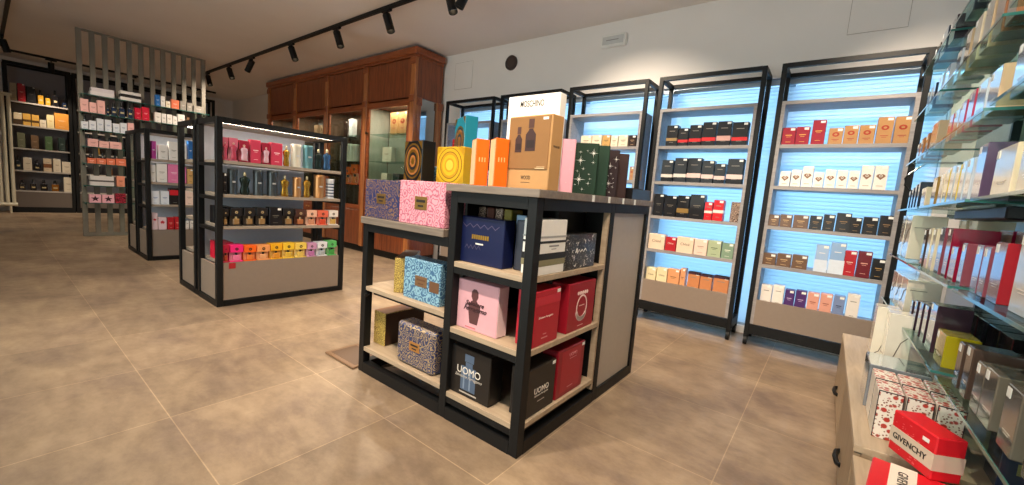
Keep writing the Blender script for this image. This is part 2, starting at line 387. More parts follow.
LOOK = {  # key: (description, category, builder)
 'crimson': ('crimson perfume carton', mk_box('9c1830', 'd9a04a')), 'crimson_tall': ('tall crimson perfume carton', mk_box('9c1830', 'd9a04a')),
 'tan': ('tan perfume carton with red emblem', mk_emblem('b98a58', 'a8402c')), 'tan_tall': ('tall tan carton with red emblem', mk_emblem('b98a58', 'a8402c')),
 'heart': ('white carton with brown heart crest', mk_heart('f0ebe4', '8d6a54')), 'heart_tall': ('tall white carton, brown heart crest', mk_heart('f0ebe4', '8d6a54')),
 'bronze': ('low bronze perfume box', mk_box('6e5340', 'c9a878')), 'blackcap': ('squat black perfume box', mk_box('1d1a1b', '8d6f4a')),
 'iceblue': ('pale blue and white carton', mk_two('9fbbe0', 'd8e4f5')), 'iceblue_tall': ('tall blue and white carton', mk_two('8fb0da', 'dce7f6')),
 'red': ('red perfume carton', mk_box('b3202c', 'e8c0b0')), 'maroon': ('maroon perfume carton', mk_box('6a1622', 'd8a090')), 'black': ('black perfume carton', mk_box('1a1719', 'b08a4a')),
 'whiteline': ('white carton with dark line', mk_band('ece6e0', '8a7768', .1, .03)), 'purple': ('deep purple carton', mk_box('4a2468', 'b9a3cf')),
 'pinkbox': ('salmon pink carton', mk_box('e0a08c', 'a35a48')), 'slate': ('slate blue carton', mk_box('7d8fb8', '3c4868')),
 'bk_gold': ('black carton with gold band', mk_band('161519', 'a88a5a', .25, .14)), 'bk_red': ('black carton with red band', mk_band('161519', 'd8282c', .2, .15)),
 'bk_pink': ('black carton with pink band', mk_band('161519', 'd9a9a0', .2, .2)), 'bk_white': ('black carton with white band', mk_band('161519', 'e2dcd6', .2, .14)),
 'bk_blush': ('black carton with blush band', mk_band('161519', 'e5c9c4', .2, .18)), 'bk_plain': ('plain black carton', mk_box('17161a', '6d665c')),
 'bk_goldlow': ('black carton with low gold band', mk_band('161519', '8f7440', .22, .2)), 'redband': ('red carton with white band', mk_band('d0252f', 'efe4e0', .38, .14)),
 'brownpat': ('brown and white patterned carton', mk_pat(BROWNPAT)),
 'chloe_cream': ('cream carton with script name', mk_name('ecd5bd', '6d5846', 'Chloé')), 'chloe_red': ('small red carton, white script name', mk_name('b5262f', 'f0d8d0', 'Chloé')),
 'chloe_yellow': ('pale yellow carton, script name', mk_name('e8dcb4', '6d5846', 'Chloé')),
 'creampink': ('cream pink carton', mk_box('f0d3c4', 'a98b78')), 'sage': ('pale sage green carton', mk_box('aebd9c', '55694c')), 'sage_dark': ('dark sage green carton', mk_box('809a84', 'dfe6d8')),
 'peach': ('peach orange carton', mk_box('dfa071', '8c5a38')), 'copper': ('copper carton with dark top', mk_band('c98558', '4a2f3c', .88, .12)),
 'cream': ('cream perfume carton', mk_box('eadfca', '8d7a5c')), 'goldtan': ('golden tan carton', mk_box('cfa566', '6d5030')), 'espresso': ('dark brown carton', mk_box('33231d', 'a88a6a')),
 'redcap': ('glossy red perfume box', mk_box('c3202c', 'f0b0a0', False)),
 'pinkset': ('pink gift box with torso flacon', mk_window('d76f86', 'f0b4c0', 'c9465e', 'e8c8b0', True)), 'cherryset': ('crimson gift box with torso flacon', mk_window('a51f3c', 'd8778a', 'e8b8c4', 'e8c8b0', True)),
 'pinkset2': ('rose red carton, white print', mk_box('cf3f5c', 'f5d8dc', False)),
 'goldtorso': ('gold torso shaped bottle', mk_torso('c8983c')), 'darktorso': ('dark teal torso shaped bottle', mk_torso('26332f', .5)), 'bluetorso': ('blue torso shaped bottle', mk_torso('3f6288', .5)),
 'creamtin': ('cream cylindrical tin', mk_tin('d9d2c0', .2)), 'tealtin': ('blue green cylindrical tin', mk_tin('5f8a92', .5)), 'steeltin': ('steel blue cylindrical tin', mk_tin('464b4e', .6)),
 'coppertin': ('copper cylindrical tin', mk_tin('c08a58', .7)), 'stripetin': ('navy striped cylindrical tin', mk_tin('dcdce0', .2, '2c3858')), 'magentatin': ('magenta cylindrical tin', mk_tin('c2409c', .3)),
 'win_black': ('black window box with amber flacon', mk_window('201d1e', '4a423c', '94744c', 'c8b080')), 'win_brown': ('brown window box with amber flacon', mk_window('4a2c24', '6b4436', 'b06a40', 'c8b080')),
 'win_blush': ('blush window box with flacon', mk_window('e6b49a', 'f0d0bc', 'c98a6a')), 'win_coral': ('coral window box with flacon', mk_window('df6a50', 'f0a890', 'd0482c')), 'win_white': ('white window box with flacon', mk_window('e8e2dc', 'f2eee8', 'c8a050')),
 'win_red': ('dark red window box with flacon', mk_window('b01c3c', 'd87878', 'a84830')), 'win_pink': ('hot pink window box with flacon', mk_window('f0287c', 'f8a8c4', 'e878a0')), 'win_orange': ('bright orange window box with flacon', mk_window('f2681c', 'f8b080', 'e88040')),
 'win_peach': ('peach window box with flacon', mk_window('f0a060', 'f8c898', 'e8a878')), 'win_amber': ('amber yellow window box with flacon', mk_window('f0b020', 'f6d070', 'd89030')), 'win_yellow': ('yellow window box with flacon', mk_window('f2c838', 'f8e088', 'd8b040')),
 'win_lemon': ('lemon window box with flacon', mk_window('f0d060', 'f8e8a8', 'e0c060')), 'win_lilac': ('lilac window box with flacon', mk_window('c894bc', 'e4c4dc', 'b870a8')), 'win_silver': ('silver white window box with flacon', mk_window('dfe2ea', 'eef0f4', 'a8b0b8')),
 'win_green': ('green window box with flacon', mk_window('5cb868', 'a8dca8', '3c9848')),
 'whitebox': ('plain white carton', mk_box('e9e6e4', '8f8a88', False)), 'bluebox': ('bright blue carton', mk_box('2f6fb8', 'dfe8f4', False)), 'rosebox': ('rose pink carton', mk_box('e37fb0', 'f8e0ec', False)),
 'bluewhite': ('white carton with blue print', mk_box('dfe4ee', '6f86b8', False)), 'blackredset': ('black red and white gift box', mk_band('1a181a', 'c8202c', .6, .3, False)),
 'maple': ('white pink carton with red leaf', mk_maple('f0d4dc', 'c81c34')), 'beige': ('beige carton', mk_box('a39b88', '5c5648', False)),
 'goldflacon': ('gold perfume bottle with black cap', mk_flacon('d09a30')), 'darkflacon': ('dark perfume bottle', mk_flacon('1c1a1e', '2c2a2c')), 'navyflacon': ('navy blue perfume bottle', mk_flacon('22304c')), 'amberflacon': ('amber perfume bottle', mk_flacon('8c5a24')),
 'halfcream': ('cream and black carton', mk_two('e0cfae', '4a3828')), 'goldbox': ('gold carton with dark band', mk_band('d8a850', '5c4020', .3, .2, False)), 'creamyellow': ('cream yellow carton', mk_box('f2e2b0', 'c89838', False)), 'amberbox': ('wide amber orange carton', mk_box('eca048', 'f8e0b0', False)),
 'olive': ('olive grey carton', mk_box('6f7058', 'a8a890', False)), 'brownbox': ('brown carton', mk_box('7a6048', 'b8a080', False)), 'greenbox': ('muted green carton', mk_box('55704c', 'a0b090', False)), 'darkgreen': ('dark green carton', mk_box('2c3c38', '8ca098', False)),
 'creambrown': ('cream carton with brown label', mk_band('e0cdb0', '8a5c3c', .3, .3, False)), 'coralbox': ('coral orange carton', mk_box('e07858', 'f8d0c0', False)), 'greybox': ('warm grey carton', mk_box('8f8a84', 'c8c4c0', False)),
 'blush': ('blush pink carton', mk_box('ecb8b4', 'b07878', False)), 'redbox': ('bright red carton', mk_box('d01c3c', 'f4b8c0', False)), 'orangepink': ('orange pink carton', mk_box('e8987c', '8c3c2c', False)),
 'pinkstarbox': ('pink carton with dark star', mk_star('f0b4c4', '3a1c28')), 'redpat': ('dark red patterned carton', mk_pat(REDPAT)),
}
ORD = ['first', 'second', 'third', 'fourth', 'fifth', 'sixth', 'seventh', 'eighth', 'ninth', 'tenth', 'eleventh', 'twelfth', 'thirteenth', 'fourteenth', 'fifteenth']
UNIT = {'A': 'rightmost window bay', 'B': 'second-from-right window bay', 'C': 'middle window bay', 'D': 'fourth-from-right window bay', 'E': 'leftmost window bay',
        'G': 'front left gondola', 'H': 'rear left gondola', 'F': 'far wall shelves', 'S': 'slatted divider'}
def catof(o):
    n = o.name.split('.')[0]
    return {'perfume_tin': 'perfume tin', 'torso_flacon': 'perfume bottle', 'perfume_bottle': 'perfume bottle'}.get(n, 'perfume box')
ROWS = [
('A', 'top', 'y', 3.59, 1.52, [(-0.363, -0.28, 0.122, 'crimson'), (-0.28, -0.199, 0.125, 'crimson'), (-0.189, -0.111, 0.167, 'crimson_tall'), (-0.093, -0.012, 0.109, 'tan'), (-0.011, 0.067, 0.122, 'tan'), (0.069, 0.151, 0.122, 'tan'), (0.155, 0.236, 0.169, 'tan_tall'), (0.239, 0.321, 0.169, 'tan_tall')]),
('A', 'second', 'y', 3.59, 1.223, [(-0.338, -0.273, 0.107, 'heart'), (-0.27, -0.209, 0.121, 'heart'), (-0.206, -0.14, 0.145, 'heart_tall'), (-0.137, -0.078, 0.107, 'heart'), (-0.074, -0.013, 0.126, 'heart'), (-0.009, 0.05, 0.124, 'heart'), (0.054, 0.11, 0.122, 'heart'), (0.114, 0.179, 0.156, 'heart_tall'), (0.181, 0.25, 0.157, 'heart_tall')]),
('A', 'third', 'y', 3.59, 0.928, [(-0.369, -0.3, 0.084, 'bronze'), (-0.297, -0.223, 0.091, 'bronze'), (-0.217, -0.125, 0.095, 'bronze'), (-0.121, -0.048, 0.099, 'blackcap'), (-0.045, 0.022, 0.113, 'blackcap'), (0.025, 0.108, 0.13, 'blackcap'), (0.102, 0.165, 0.106, 'blackcap'), (0.168, 0.246, 0.116, 'blackcap'), (0.249, 0.322, 0.133, 'blackcap')]),
('A', 'fourth', 'y', 3.59, 0.637, [(-0.373, -0.284, 0.087, 'bronze'), (-0.281, -0.191, 0.095, 'bronze'), (-0.188, -0.094, 0.1, 'bronze'), (-0.058, 0.019, 0.191, 'iceblue'), (0.022, 0.109, 0.216, 'iceblue_tall'), (0.1, 0.17, 0.171, 'red'), (0.173, 0.247, 0.177, 'maroon'), (0.25, 0.319, 0.138, 'black')]),
('A', 'bottom', 'y', 3.6, 0.335, [(-0.352, -0.279, 0.148, 'whiteline'), (-0.276, -0.203, 0.159, 'whiteline'), (-0.199, -0.138, 0.14, 'purple'), (-0.135, -0.066, 0.146, 'purple'), (-0.063, 0.007, 0.146, 'pinkbox'), (0.01, 0.081, 0.153, 'pinkbox'), (0.085, 0.149, 0.155, 'slate'), (0.156, 0.225, 0.182, 'whiteline')]),
('B', 'top', 'y', 3.59, 1.52, [(-1.197, -1.103, 0.171, 'bk_gold'), (-1.099, -1.017, 0.145, 'bk_red'), (-1.011, -0.916, 0.167, 'bk_red'), (-0.912, -0.808, 0.186, 'bk_red'), (-0.802, -0.7, 0.187, 'bk_pink'), (-0.694, -0.584, 0.176, 'bk_red')]),
('B', 'second', 'y', 3.59, 1.223, [(-1.204, -1.107, 0.18, 'bk_white'), (-1.099, -0.997, 0.198, 'bk_white'), (-0.993, -0.884, 0.198, 'bk_blush'), (-0.88, -0.788, 0.179, 'bk_blush'), (-0.784, -0.704, 0.155, 'bk_blush'), (-0.695, -0.581, 0.194, 'bk_blush')]),
('B', 'third', 'y', 3.59, 0.928, [(-1.235, -1.15, 0.186, 'bk_plain'), (-1.146, -1.043, 0.177, 'bk_plain'), (-1.039, -0.942, 0.184, 'bk_goldlow'), (-0.938, -0.825, 0.198, 'bk_plain'), (-0.821, -0.761, 0.144, 'redband'), (-0.757, -0.68, 0.165, 'redband'), (-0.631, -0.553, 0.158, 'brownpat')]),
('B', 'fourth', 'y', 3.59, 0.637, [(-1.245, -1.103, 0.131, 'chloe_cream'), (-1.098, -1.008, 0.118, 'chloe_red'), (-1.004, -0.867, 0.132, 'chloe_cream'), (-0.863, -0.762, 0.129, 'creampink'), (-0.759, -0.66, 0.132, 'sage'), (-0.656, -0.569, 0.124, 'sage_dark')]),
('B', 'bottom', 'y', 3.6, 0.335, [(-1.236, -1.149, 0.134, 'chloe_yellow'), (-1.144, -1.053, 0.146, 'chloe_yellow'), (-1.049, -0.95, 0.151, 'peach'), (-0.946, -0.903, 0.17, 'peach'), (-0.885, -0.789, 0.152, 'copper'), (-0.786, -0.694, 0.148, 'copper'), (-0.686, -0.572, 0.154, 'copper')]),
('C', 'top', 'y', 3.59, 1.52, [(-2.015, -1.899, 0.109, 'cream'), (-1.894, -1.792, 0.111, 'cream'), (-1.787, -1.706, 0.108, 'goldtan'), (-1.701, -1.63, 0.099, 'cream'), (-1.625, -1.534, 0.104, 'cream'), (-1.529, -1.457, 0.101, 'espresso')]),
('C', 'second', 'y', 3.59, 1.223, [(-1.488, -1.446, 0.12, 'tan'), (-1.436, -1.395, 0.099, 'tan')]),
('D', 'top', 'y', 3.59, 1.52, [(-2.748, -2.641, 0.071, 'cream'), (-2.628, -2.524, 0.069, 'cream')]),
('E', 'top', 'y', 3.59, 1.52, [(-3.804, -3.707, 0.115, 'redcap')]),
('G', 'top', 'x', -3.54, 1.094, [(1.083, 1.117, 0.165, 'pinkset'), (1.124, 1.182, 0.168, 'pinkset'), (1.188, 1.255, 0.16, 'cherryset'), (1.265, 1.338, 0.176, 'pinkset2'), (1.345, 1.403, 0.164, 'cherryset'), (1.41, 1.497, 0.175, 'pinkset2'), (1.508, 1.563, 0.175, 'goldtorso'), (1.571, 1.66, 0.187, 'creamtin'), (1.668, 1.761, 0.191, 'tealtin'), (1.77, 1.836, 0.184, 'darktorso'), (1.845, 1.918, 0.195, 'bluetorso')]),
('G', 'second', 'x', -3.54, 0.847, [(1.083, 1.114, 0.157, 'bk_plain'), (1.12, 1.195, 0.189, 'steeltin'), (1.202, 1.277, 0.182, 'darktorso'), (1.291, 1.373, 0.195, 'steeltin'), (1.391, 1.481, 0.2, 'steeltin'), (1.496, 1.563, 0.185, 'goldtorso'), (1.591, 1.669, 0.165, 'coppertin'), (1.677, 1.741, 0.193, 'goldtorso'), (1.767, 1.865, 0.202, 'coppertin'), (1.879, 1.958, 0.175, 'stripetin')]),
('G', 'third', 'x', -3.54, 0.61, [(1.083, 1.123, 0.127, 'win_black'), (1.133, 1.213, 0.136, 'win_black'), (1.223, 1.303, 0.138, 'win_black'), (1.31, 1.393, 0.141, 'win_black'), (1.401, 1.499, 0.147, 'bk_plain'), (1.507, 1.599, 0.141, 'win_black'), (1.605, 1.695, 0.135, 'win_brown'), (1.701, 1.79, 0.129, 'win_blush'), (1.797, 1.89, 0.13, 'win_coral'), (1.897, 1.984, 0.132, 'win_white')]),
('G', 'bottom', 'x', -3.54, 0.333, [(1.083, 1.127, 0.135, 'win_red'), (1.131, 1.22, 0.131, 'win_pink'), (1.225, 1.312, 0.123, 'win_orange'), (1.317, 1.411, 0.122, 'win_peach'), (1.416, 1.506, 0.128, 'win_amber'), (1.511, 1.604, 0.13, 'win_yellow'), (1.609, 1.705, 0.126, 'win_lemon'), (1.711, 1.793, 0.121, 'win_lilac'), (1.799, 1.89, 0.126, 'win_silver'), (1.896, 1.978, 0.132, 'win_green')]),
('H', 'top', 'x', -5.735, 1.094, [(1.103, 1.161, 0.184, 'magentatin'), (1.171, 1.249, 0.154, 'whitebox'), (1.258, 1.344, 0.199, 'whitebox'), (1.362, 1.415, 0.19, 'whitebox'), (1.429, 1.47, 0.232, 'bluebox'), (1.498, 1.563, 0.222, 'whitebox')]),
('H', 'second', 'x', -5.735, 0.85, [(1.103, 1.145, 0.176, 'whitebox'), (1.151, 1.242, 0.198, 'whitebox'), (1.246, 1.35, 0.201, 'rosebox'), (1.359, 1.409, 0.182, 'rosebox'), (1.416, 1.477, 0.166, 'goldtan')]),
('H', 'third', 'x', -5.735, 0.6, [(1.103, 1.174, 0.153, 'bluewhite'), (1.18, 1.255, 0.157, 'bluewhite'), (1.26, 1.352, 0.19, 'blackredset'), (1.392, 1.475, 0.181, 'creampink')]),
('H', 'bottom', 'x', -5.735, 0.335, [(1.103, 1.154, 0.181, 'maple'), (1.158, 1.23, 0.133, 'maple'), (1.236, 1.294, 0.133, 'redcap'), (1.298, 1.349, 0.139, 'redcap'), (1.394, 1.431, 0.095, 'whiteline'), (1.436, 1.482, 0.095, 'whiteline')]),
('F', 'top', 'x', -11.68, 1.988, [(0.366, 0.445, 0.301, 'beige'), (0.456, 0.548, 0.313, 'red'), (0.56, 0.669, 0.285, 'bk_plain'), (0.684, 0.769, 0.259, 'goldflacon'), (0.778, 0.852, 0.213, 'goldflacon'), (0.861, 0.955, 0.294, 'darkflacon'), (0.984, 1.058, 0.146, 'navyflacon')]),
('F', 'second', 'x', -11.68, 1.58, [(0.392, 0.49, 0.207, 'halfcream'), (0.499, 0.595, 0.207, 'goldbox'), (0.604, 0.694, 0.205, 'goldbox'), (0.7, 0.779, 0.132, 'cream'), (0.786, 0.879, 0.241, 'creamyellow'), (0.885, 1.068, 0.293, 'amberbox')]),
('F', 'third', 'x', -11.68, 1.17, [(0.42, 0.516, 0.263, 'olive'), (0.581, 0.677, 0.244, 'brownbox'), (0.753, 0.847, 0.249, 'greenbox'), (0.92, 1.01, 0.247, 'darkgreen')]),
('F', 'fourth', 'x', -11.68, 0.77, [(0.382, 0.457, 0.257, 'darkflacon'), (0.475, 0.581, 0.234, 'cream'), (0.599, 0.687, 0.202, 'darkflacon'), (0.718, 0.821, 0.24, 'creambrown'), (0.84, 0.939, 0.245, 'cream'), (0.952, 1.08, 0.207, 'cream')]),
('F', 'bottom', 'x', -11.68, 0.405, [(0.405, 0.494, 0.185, 'darkflacon'), (0.538, 0.629, 0.204, 'darkflacon'), (0.659, 0.768, 0.205, 'darkflacon'), (0.799, 0.911, 0.207, 'amberflacon'), (0.966, 1.092, 0.278, 'cream')]),
('S', 'top', 'x', -7.8, 1.88, [(1.569, 1.622, 0.153, 'bluebox'), (1.627, 1.678, 0.149, 'whitebox'), (1.686, 1.738, 0.092, 'cream'), (1.746, 1.84, 0.128, 'coralbox'), (1.852, 1.923, 0.131, 'greybox'), (1.932, 2.0, 0.123, 'greybox'), (2.015, 2.14, 0.099, 'greybox')]),
('S', 'second', 'x', -7.8, 1.65, [(0.82, 0.897, 0.164, 'blush'), (0.902, 0.971, 0.133, 'blush'), (0.976, 1.052, 0.176, 'blush'), (1.061, 1.095, 0.132, 'navyflacon'), (1.105, 1.168, 0.171, 'navyflacon'), (1.181, 1.256, 0.189, 'navyflacon'), (1.269, 1.333, 0.197, 'navyflacon'), (1.346, 1.414, 0.157, 'redbox'), (1.422, 1.5, 0.181, 'redbox'), (1.56, 1.629, 0.139, 'whitebox'), (1.635, 1.689, 0.135, 'whitebox'), (1.695, 1.758, 0.137, 'whitebox'), (1.764, 1.816, 0.124, 'whitebox'), (1.822, 1.906, 0.164, 'whitebox')]),
('S', 'third', 'x', -7.8, 1.43, [(0.821, 0.889, 0.098, 'bluewhite'), (0.893, 0.961, 0.118, 'bluewhite'), (0.965, 1.032, 0.157, 'bluewhite'), (1.041, 1.109, 0.156, 'bluewhite'), (1.119, 1.188, 0.121, 'bluewhite'), (1.193, 1.261, 0.144, 'bluewhite'), (1.269, 1.334, 0.158, 'blush')]),
('S', 'fourth', 'x', -7.8, 1.21, [(0.876, 0.974, 0.105, 'blush'), (0.979, 1.077, 0.088, 'blush'), (1.082, 1.203, 0.095, 'blush')]),
('S', 'fifth', 'x', -7.8, 0.99, [(0.865, 0.949, 0.072, 'coralbox'), (0.954, 1.042, 0.076, 'coralbox'), (1.047, 1.133, 0.084, 'coralbox'), (1.138, 1.25, 0.093, 'coralbox')]),
('S', 'sixth', 'x', -7.8, 0.7, [(1.142, 1.223, 0.146, 'orangepink')]),
('S', 'bottom', 'x', -7.8, 0.47, [(0.869, 0.983, 0.112, 'pinkstarbox'), (0.991, 1.114, 0.111, 'pinkstarbox'), (1.121, 1.231, 0.134, 'redpat')]),
]

# ---------------------------------------------------------------- camera
cam = bpy.data.cameras.new('camera'); cam.sensor_width = 36; cam.lens = 36*409.78/1024; cam.clip_start = .02
co = bpy.data.objects.new('camera', cam); COL.objects.link(co); SC.camera = co
r_ = Vector((0.785437, 0.614047, 0.077686)); d_ = Vector((0.130726, -0.041897, -0.990533)); f_ = Vector((-0.604979, 0.788157, -0.113180))
m4 = Matrix.Identity(4)
for i in range(3): m4[i][0] = r_[i]; m4[i][1] = -d_[i]; m4[i][2] = -f_[i]
m4.translation = Vector((0, 0, 1.0)); co.matrix_world = m4

# ---------------------------------------------------------------- the room
XL, XR, YF, YB, ZC = -12.05, .66, -2.6, 3.90, 2.78
def floor_mat():
    m, nt, p = newmat('stone_tiles')
    tc = node(nt, 'ShaderNodeTexCoord'); mp = node(nt, 'ShaderNodeMapping'); mp.inputs['Location'].default_value = (.222+.595*40, -.43+.6*10, 0)
    nt.links.new(tc.outputs['Object'], mp.inputs['Vector'])
    bk = node(nt, 'ShaderNodeTexBrick'); bk.offset = 0; bk.squash = 1
    for k, v in (('Scale', 1), ('Mortar Size', .0022), ('Mortar Smooth', .2), ('Bias', 0), ('Brick Width', .595), ('Row Height', .6)): bk.inputs[k].default_value = v
    bk.inputs['Color1'].default_value = (.86, .86, .86, 1); bk.inputs['Color2'].default_value = (1.1, 1.1, 1.1, 1); bk.inputs['Mortar'].default_value = (1.5, 1.5, 1.45, 1)
    nt.links.new(mp.outputs[0], bk.inputs['Vector'])
    m2 = node(nt, 'ShaderNodeMapping'); m2.inputs['Scale'].default_value = (1, 1.5, 1); nt.links.new(tc.outputs['Object'], m2.inputs['Vector'])
    n1 = node(nt, 'ShaderNodeTexNoise'); n1.inputs['Scale'].default_value = 2.2; n1.inputs['Detail'].default_value = 9; n1.inputs['Roughness'].default_value = .62; n1.inputs['Distortion'].default_value = .15
    n2 = node(nt, 'ShaderNodeTexNoise'); n2.inputs['Scale'].default_value = 9; n2.inputs['Detail'].default_value = 8; n2.inputs['Roughness'].default_value = .7
    nt.links.new(m2.outputs[0], n1.inputs['Vector']); nt.links.new(m2.outputs[0], n2.inputs['Vector'])
    r1 = ramp(nt, [(.33, rgb('79675a')), (.5, rgb('917d68')), (.68, rgb('a18c74'))]); nt.links.new(n1.outputs['Fac'], r1.inputs['Fac'])
    r2 = ramp(nt, [(.34, (.78, .76, .74)), (.62, (1.08, 1.08, 1.08))]); nt.links.new(n2.outputs['Fac'], r2.inputs['Fac'])
    a = node(nt, 'ShaderNodeMix', data_type='RGBA', blend_type='MULTIPLY'); a.inputs[0].default_value = 1
    b = node(nt, 'ShaderNodeMix', data_type='RGBA', blend_type='MULTIPLY'); b.inputs[0].default_value = 1
    nt.links.new(r1.outputs['Color'], a.inputs[6]); nt.links.new(r2.outputs['Color'], a.inputs[7])
    nt.links.new(a.outputs[2], b.inputs[6]); nt.links.new(bk.outputs['Color'], b.inputs[7])
    nt.links.new(b.outputs[2], p.inputs['Base Color'])
    p.inputs['Roughness'].default_value = .42
    rr = ramp(nt, [(.3, (.5, .5, .5)), (.7, (.34, .34, .34))]); nt.links.new(n1.outputs['Fac'], rr.inputs['Fac']); nt.links.new(rr.outputs['Color'], p.inputs['Roughness'])
    return m
def plaster(name, hexc):
    m, nt, p = newmat(name)
    n = node(nt, 'ShaderNodeTexNoise'); n.inputs['Scale'].default_value = 1.3; n.inputs['Detail'].default_value = 4
    tc = node(nt, 'ShaderNodeTexCoord'); nt.links.new(tc.outputs['Object'], n.inputs['Vector'])
    c = rgb(hexc); r = ramp(nt, [(.3, tuple(v*.94 for v in c[:3])), (.7, c[:3])]); nt.links.new(n.outputs['Fac'], r.inputs['Fac'])
    nt.links.new(r.outputs['Color'], p.inputs['Base Color']); p.inputs['Roughness'].default_value = .8
    return m
PLASTER = plaster('white_plaster', 'f3eeeb'); CEIL = plaster('ceiling_plaster', 'efe8e3')
struct(nb(floor_mat()).box(XL-.2, XR+.2, YF-.2, YB+.4, -.1, 0).build('floor'))
struct(nb(CEIL).box(XL-.2, XR+.2, YF-.2, YB+.4, ZC, ZC+.1).build('ceiling'))
WX0, WX1, WZ0, WZ1 = -4.02, .52, .06, 2.085
b = nb(PLASTER)
b.box(XL, WX0, YB, YB+.2, 0, ZC); b.box(WX1, XR, YB, YB+.2, 0, ZC); b.box(WX0, WX1, YB, YB+.2, WZ1, ZC); b.box(WX0, WX1, YB, YB+.2, 0, WZ0)
struct(b.build('wall_back'))
struct(nb(PLASTER).box(XL-.2, XL, YF, YB, 0, ZC).build('wall_left'))
struct(nb(M('a8abb0', .4, 0, .2)).box(XR, XR+.2, YF, YB, 0, ZC).build('wall_right'))
SX0, SX1, SZ0, SZ1 = -4.2, .3, .25, 2.45
b = nb(PLASTER); b.box(XL, SX0, YF-.2, YF, 0, ZC); b.box(SX1, XR, YF-.2, YF, 0, ZC); b.box(SX0, SX1, YF-.2, YF, SZ1, ZC); b.box(SX0, SX1, YF-.2, YF, 0, SZ0)
struct(b.build('wall_front'))
# the long shop window behind the bays: frame, glass, and a closed blind that the daylight glows through
ALU = M('aebccb', .4, .3, name='window_aluminium')
for k in range(5):
    x0 = WX0+(WX1-WX0)/5*k; x1 = WX0+(WX1-WX0)/5*(k+1)
    b = nb(ALU); t = .03
    b.box(x0, x0+t, YB+.10, YB+.15, WZ0, WZ1); b.box(x1-t, x1, YB+.10, YB+.15, WZ0, WZ1)
    b.box(x0+t, x1-t, YB+.10, YB+.15, WZ0, WZ0+t); b.box(x0+t, x1-t, YB+.10, YB+.15, WZ1-t, WZ1)
    w = struct(b.build('window_%d' % (k+1)))
    nb(GLASS).box(x0+t, x1-t, YB+.12, YB+.128, WZ0+t, WZ1-t).build('pane', w)
for k in range(3):      # unseen shop front, added behind the camera to let fill light in
    x0 = SX0+(SX1-SX0)/3*k; x1 = SX0+(SX1-SX0)/3*(k+1)
    b = nb(ALU); t = .05
    b.box(x0, x0+t, YF-.15, YF-.08, SZ0, SZ1); b.box(x1-t, x1, YF-.15, YF-.08, SZ0, SZ1); b.box(x0+t, x1-t, YF-.15, YF-.08, SZ0, SZ0+t); b.box(x0+t, x1-t, YF-.15, YF-.08, SZ1-t, SZ1)
    w = struct(b.build('window_%d' % (k+6)))
    nb(GLASS).box(x0+t, x1-t, YF-.12, YF-.112, SZ0+t, SZ1-t).build('pane', w)
m, nt, p = newmat('blind_slat')
nt.nodes.remove(p)
tl = node(nt, 'ShaderNodeBsdfTranslucent'); df = node(nt, 'ShaderNodeBsdfDiffuse'); mx = node(nt, 'ShaderNodeMixShader'); mx.inputs[0].default_value = .35
tl.inputs[0].default_value = rgb('e8f0f6'); df.inputs[0].default_value = rgb('dde4ea')
nt.links.new(tl.outputs[0], mx.inputs[1]); nt.links.new(df.outputs[0], mx.inputs[2]); nt.links.new(mx.outputs[0], nt.nodes['Material Output'].inputs['Surface'])
SLAT = m
bl = thing('venetian_blind', 'pale blue closed venetian blind glowing behind the window bays', 'window blind', ((WX0+WX1)/2, YB+.05, WZ0))
hw = (WX1-WX0)/2-.01
b = nb(SLAT); n = 66
for i in range(n):
    z = .03+i*(WZ1-WZ0-.08)/n
    xf = Matrix.Translation((0, 0, z)) @ Matrix.Rotation(math.radians(68+random.uniform(-3, 3)), 4, 'X')
    b.box(-hw, hw, -.017, .017, -.0006, .0006, 0, xf)
b.build('slats', bl)
nb(ALU).box(-hw, hw, -.02, .02, WZ1-WZ0-.05, WZ1-WZ0-.005, .003).build('head_rail', bl)
nb(ALU).box(-hw, hw, -.015, .015, 0, .02, .003).build('bottom_rail', bl)

# wall fittings on the back wall
v = tag(nb(M('3a2c28', .6)).ring(-3.205, 2.55, .055, .085, YB-.02, YB).build('wall_vent'), 'small round brown vent high on the back wall', 'vent')
nb(M('4a3a34', .7)).ring(-3.205, 2.55, .001, .055, YB-.012, YB-.004).build('vent_mesh', v)
b = nb(M('efeeea', .4)); b.box(-2.04, -1.78, YB-.05, YB, 2.53, 2.645, .008); e = tag(b.build('emergency_light'), 'white oblong emergency light fitting on the back wall', 'wall light')
nb(M('cfd0d0', .3)).box(-2.02, -1.80, YB-.053, YB-.05, 2.55, 2.625).build('diffuser', e)
nb(M('8c8a88', .4)).box(-1.98, -1.85, YB-.0545, YB-.053, 2.585, 2.592).build('marking', e)
def hatch(x0, x1, z0, z1, lab):
    b = nb(PLASTER); b.box(x0, x1, YB-.006, YB, z0, z1, .002); o = tag(b.build('wall_hatch'), lab, 'access panel')
    b = nb(M('b8b0aa', .7)); g = .003
    b.box(x0-g, x1+g, YB-.004, YB, z0-g, z0); b.box(x0-g, x1+g, YB-.004, YB, z1, z1+g); b.box(x0-g, x0, YB-.004, YB, z0, z1); b.box(x1, x1+g, YB-.004, YB, z0, z1)
    b.build('gap', o)
hatch(-.085, .235, 2.345, 2.70, 'large flush access panel in the wall above the rightmost bay')
hatch(-4.15, -3.84, 2.33, 2.66, 'flush access panel in the wall beside the wooden cabinet')

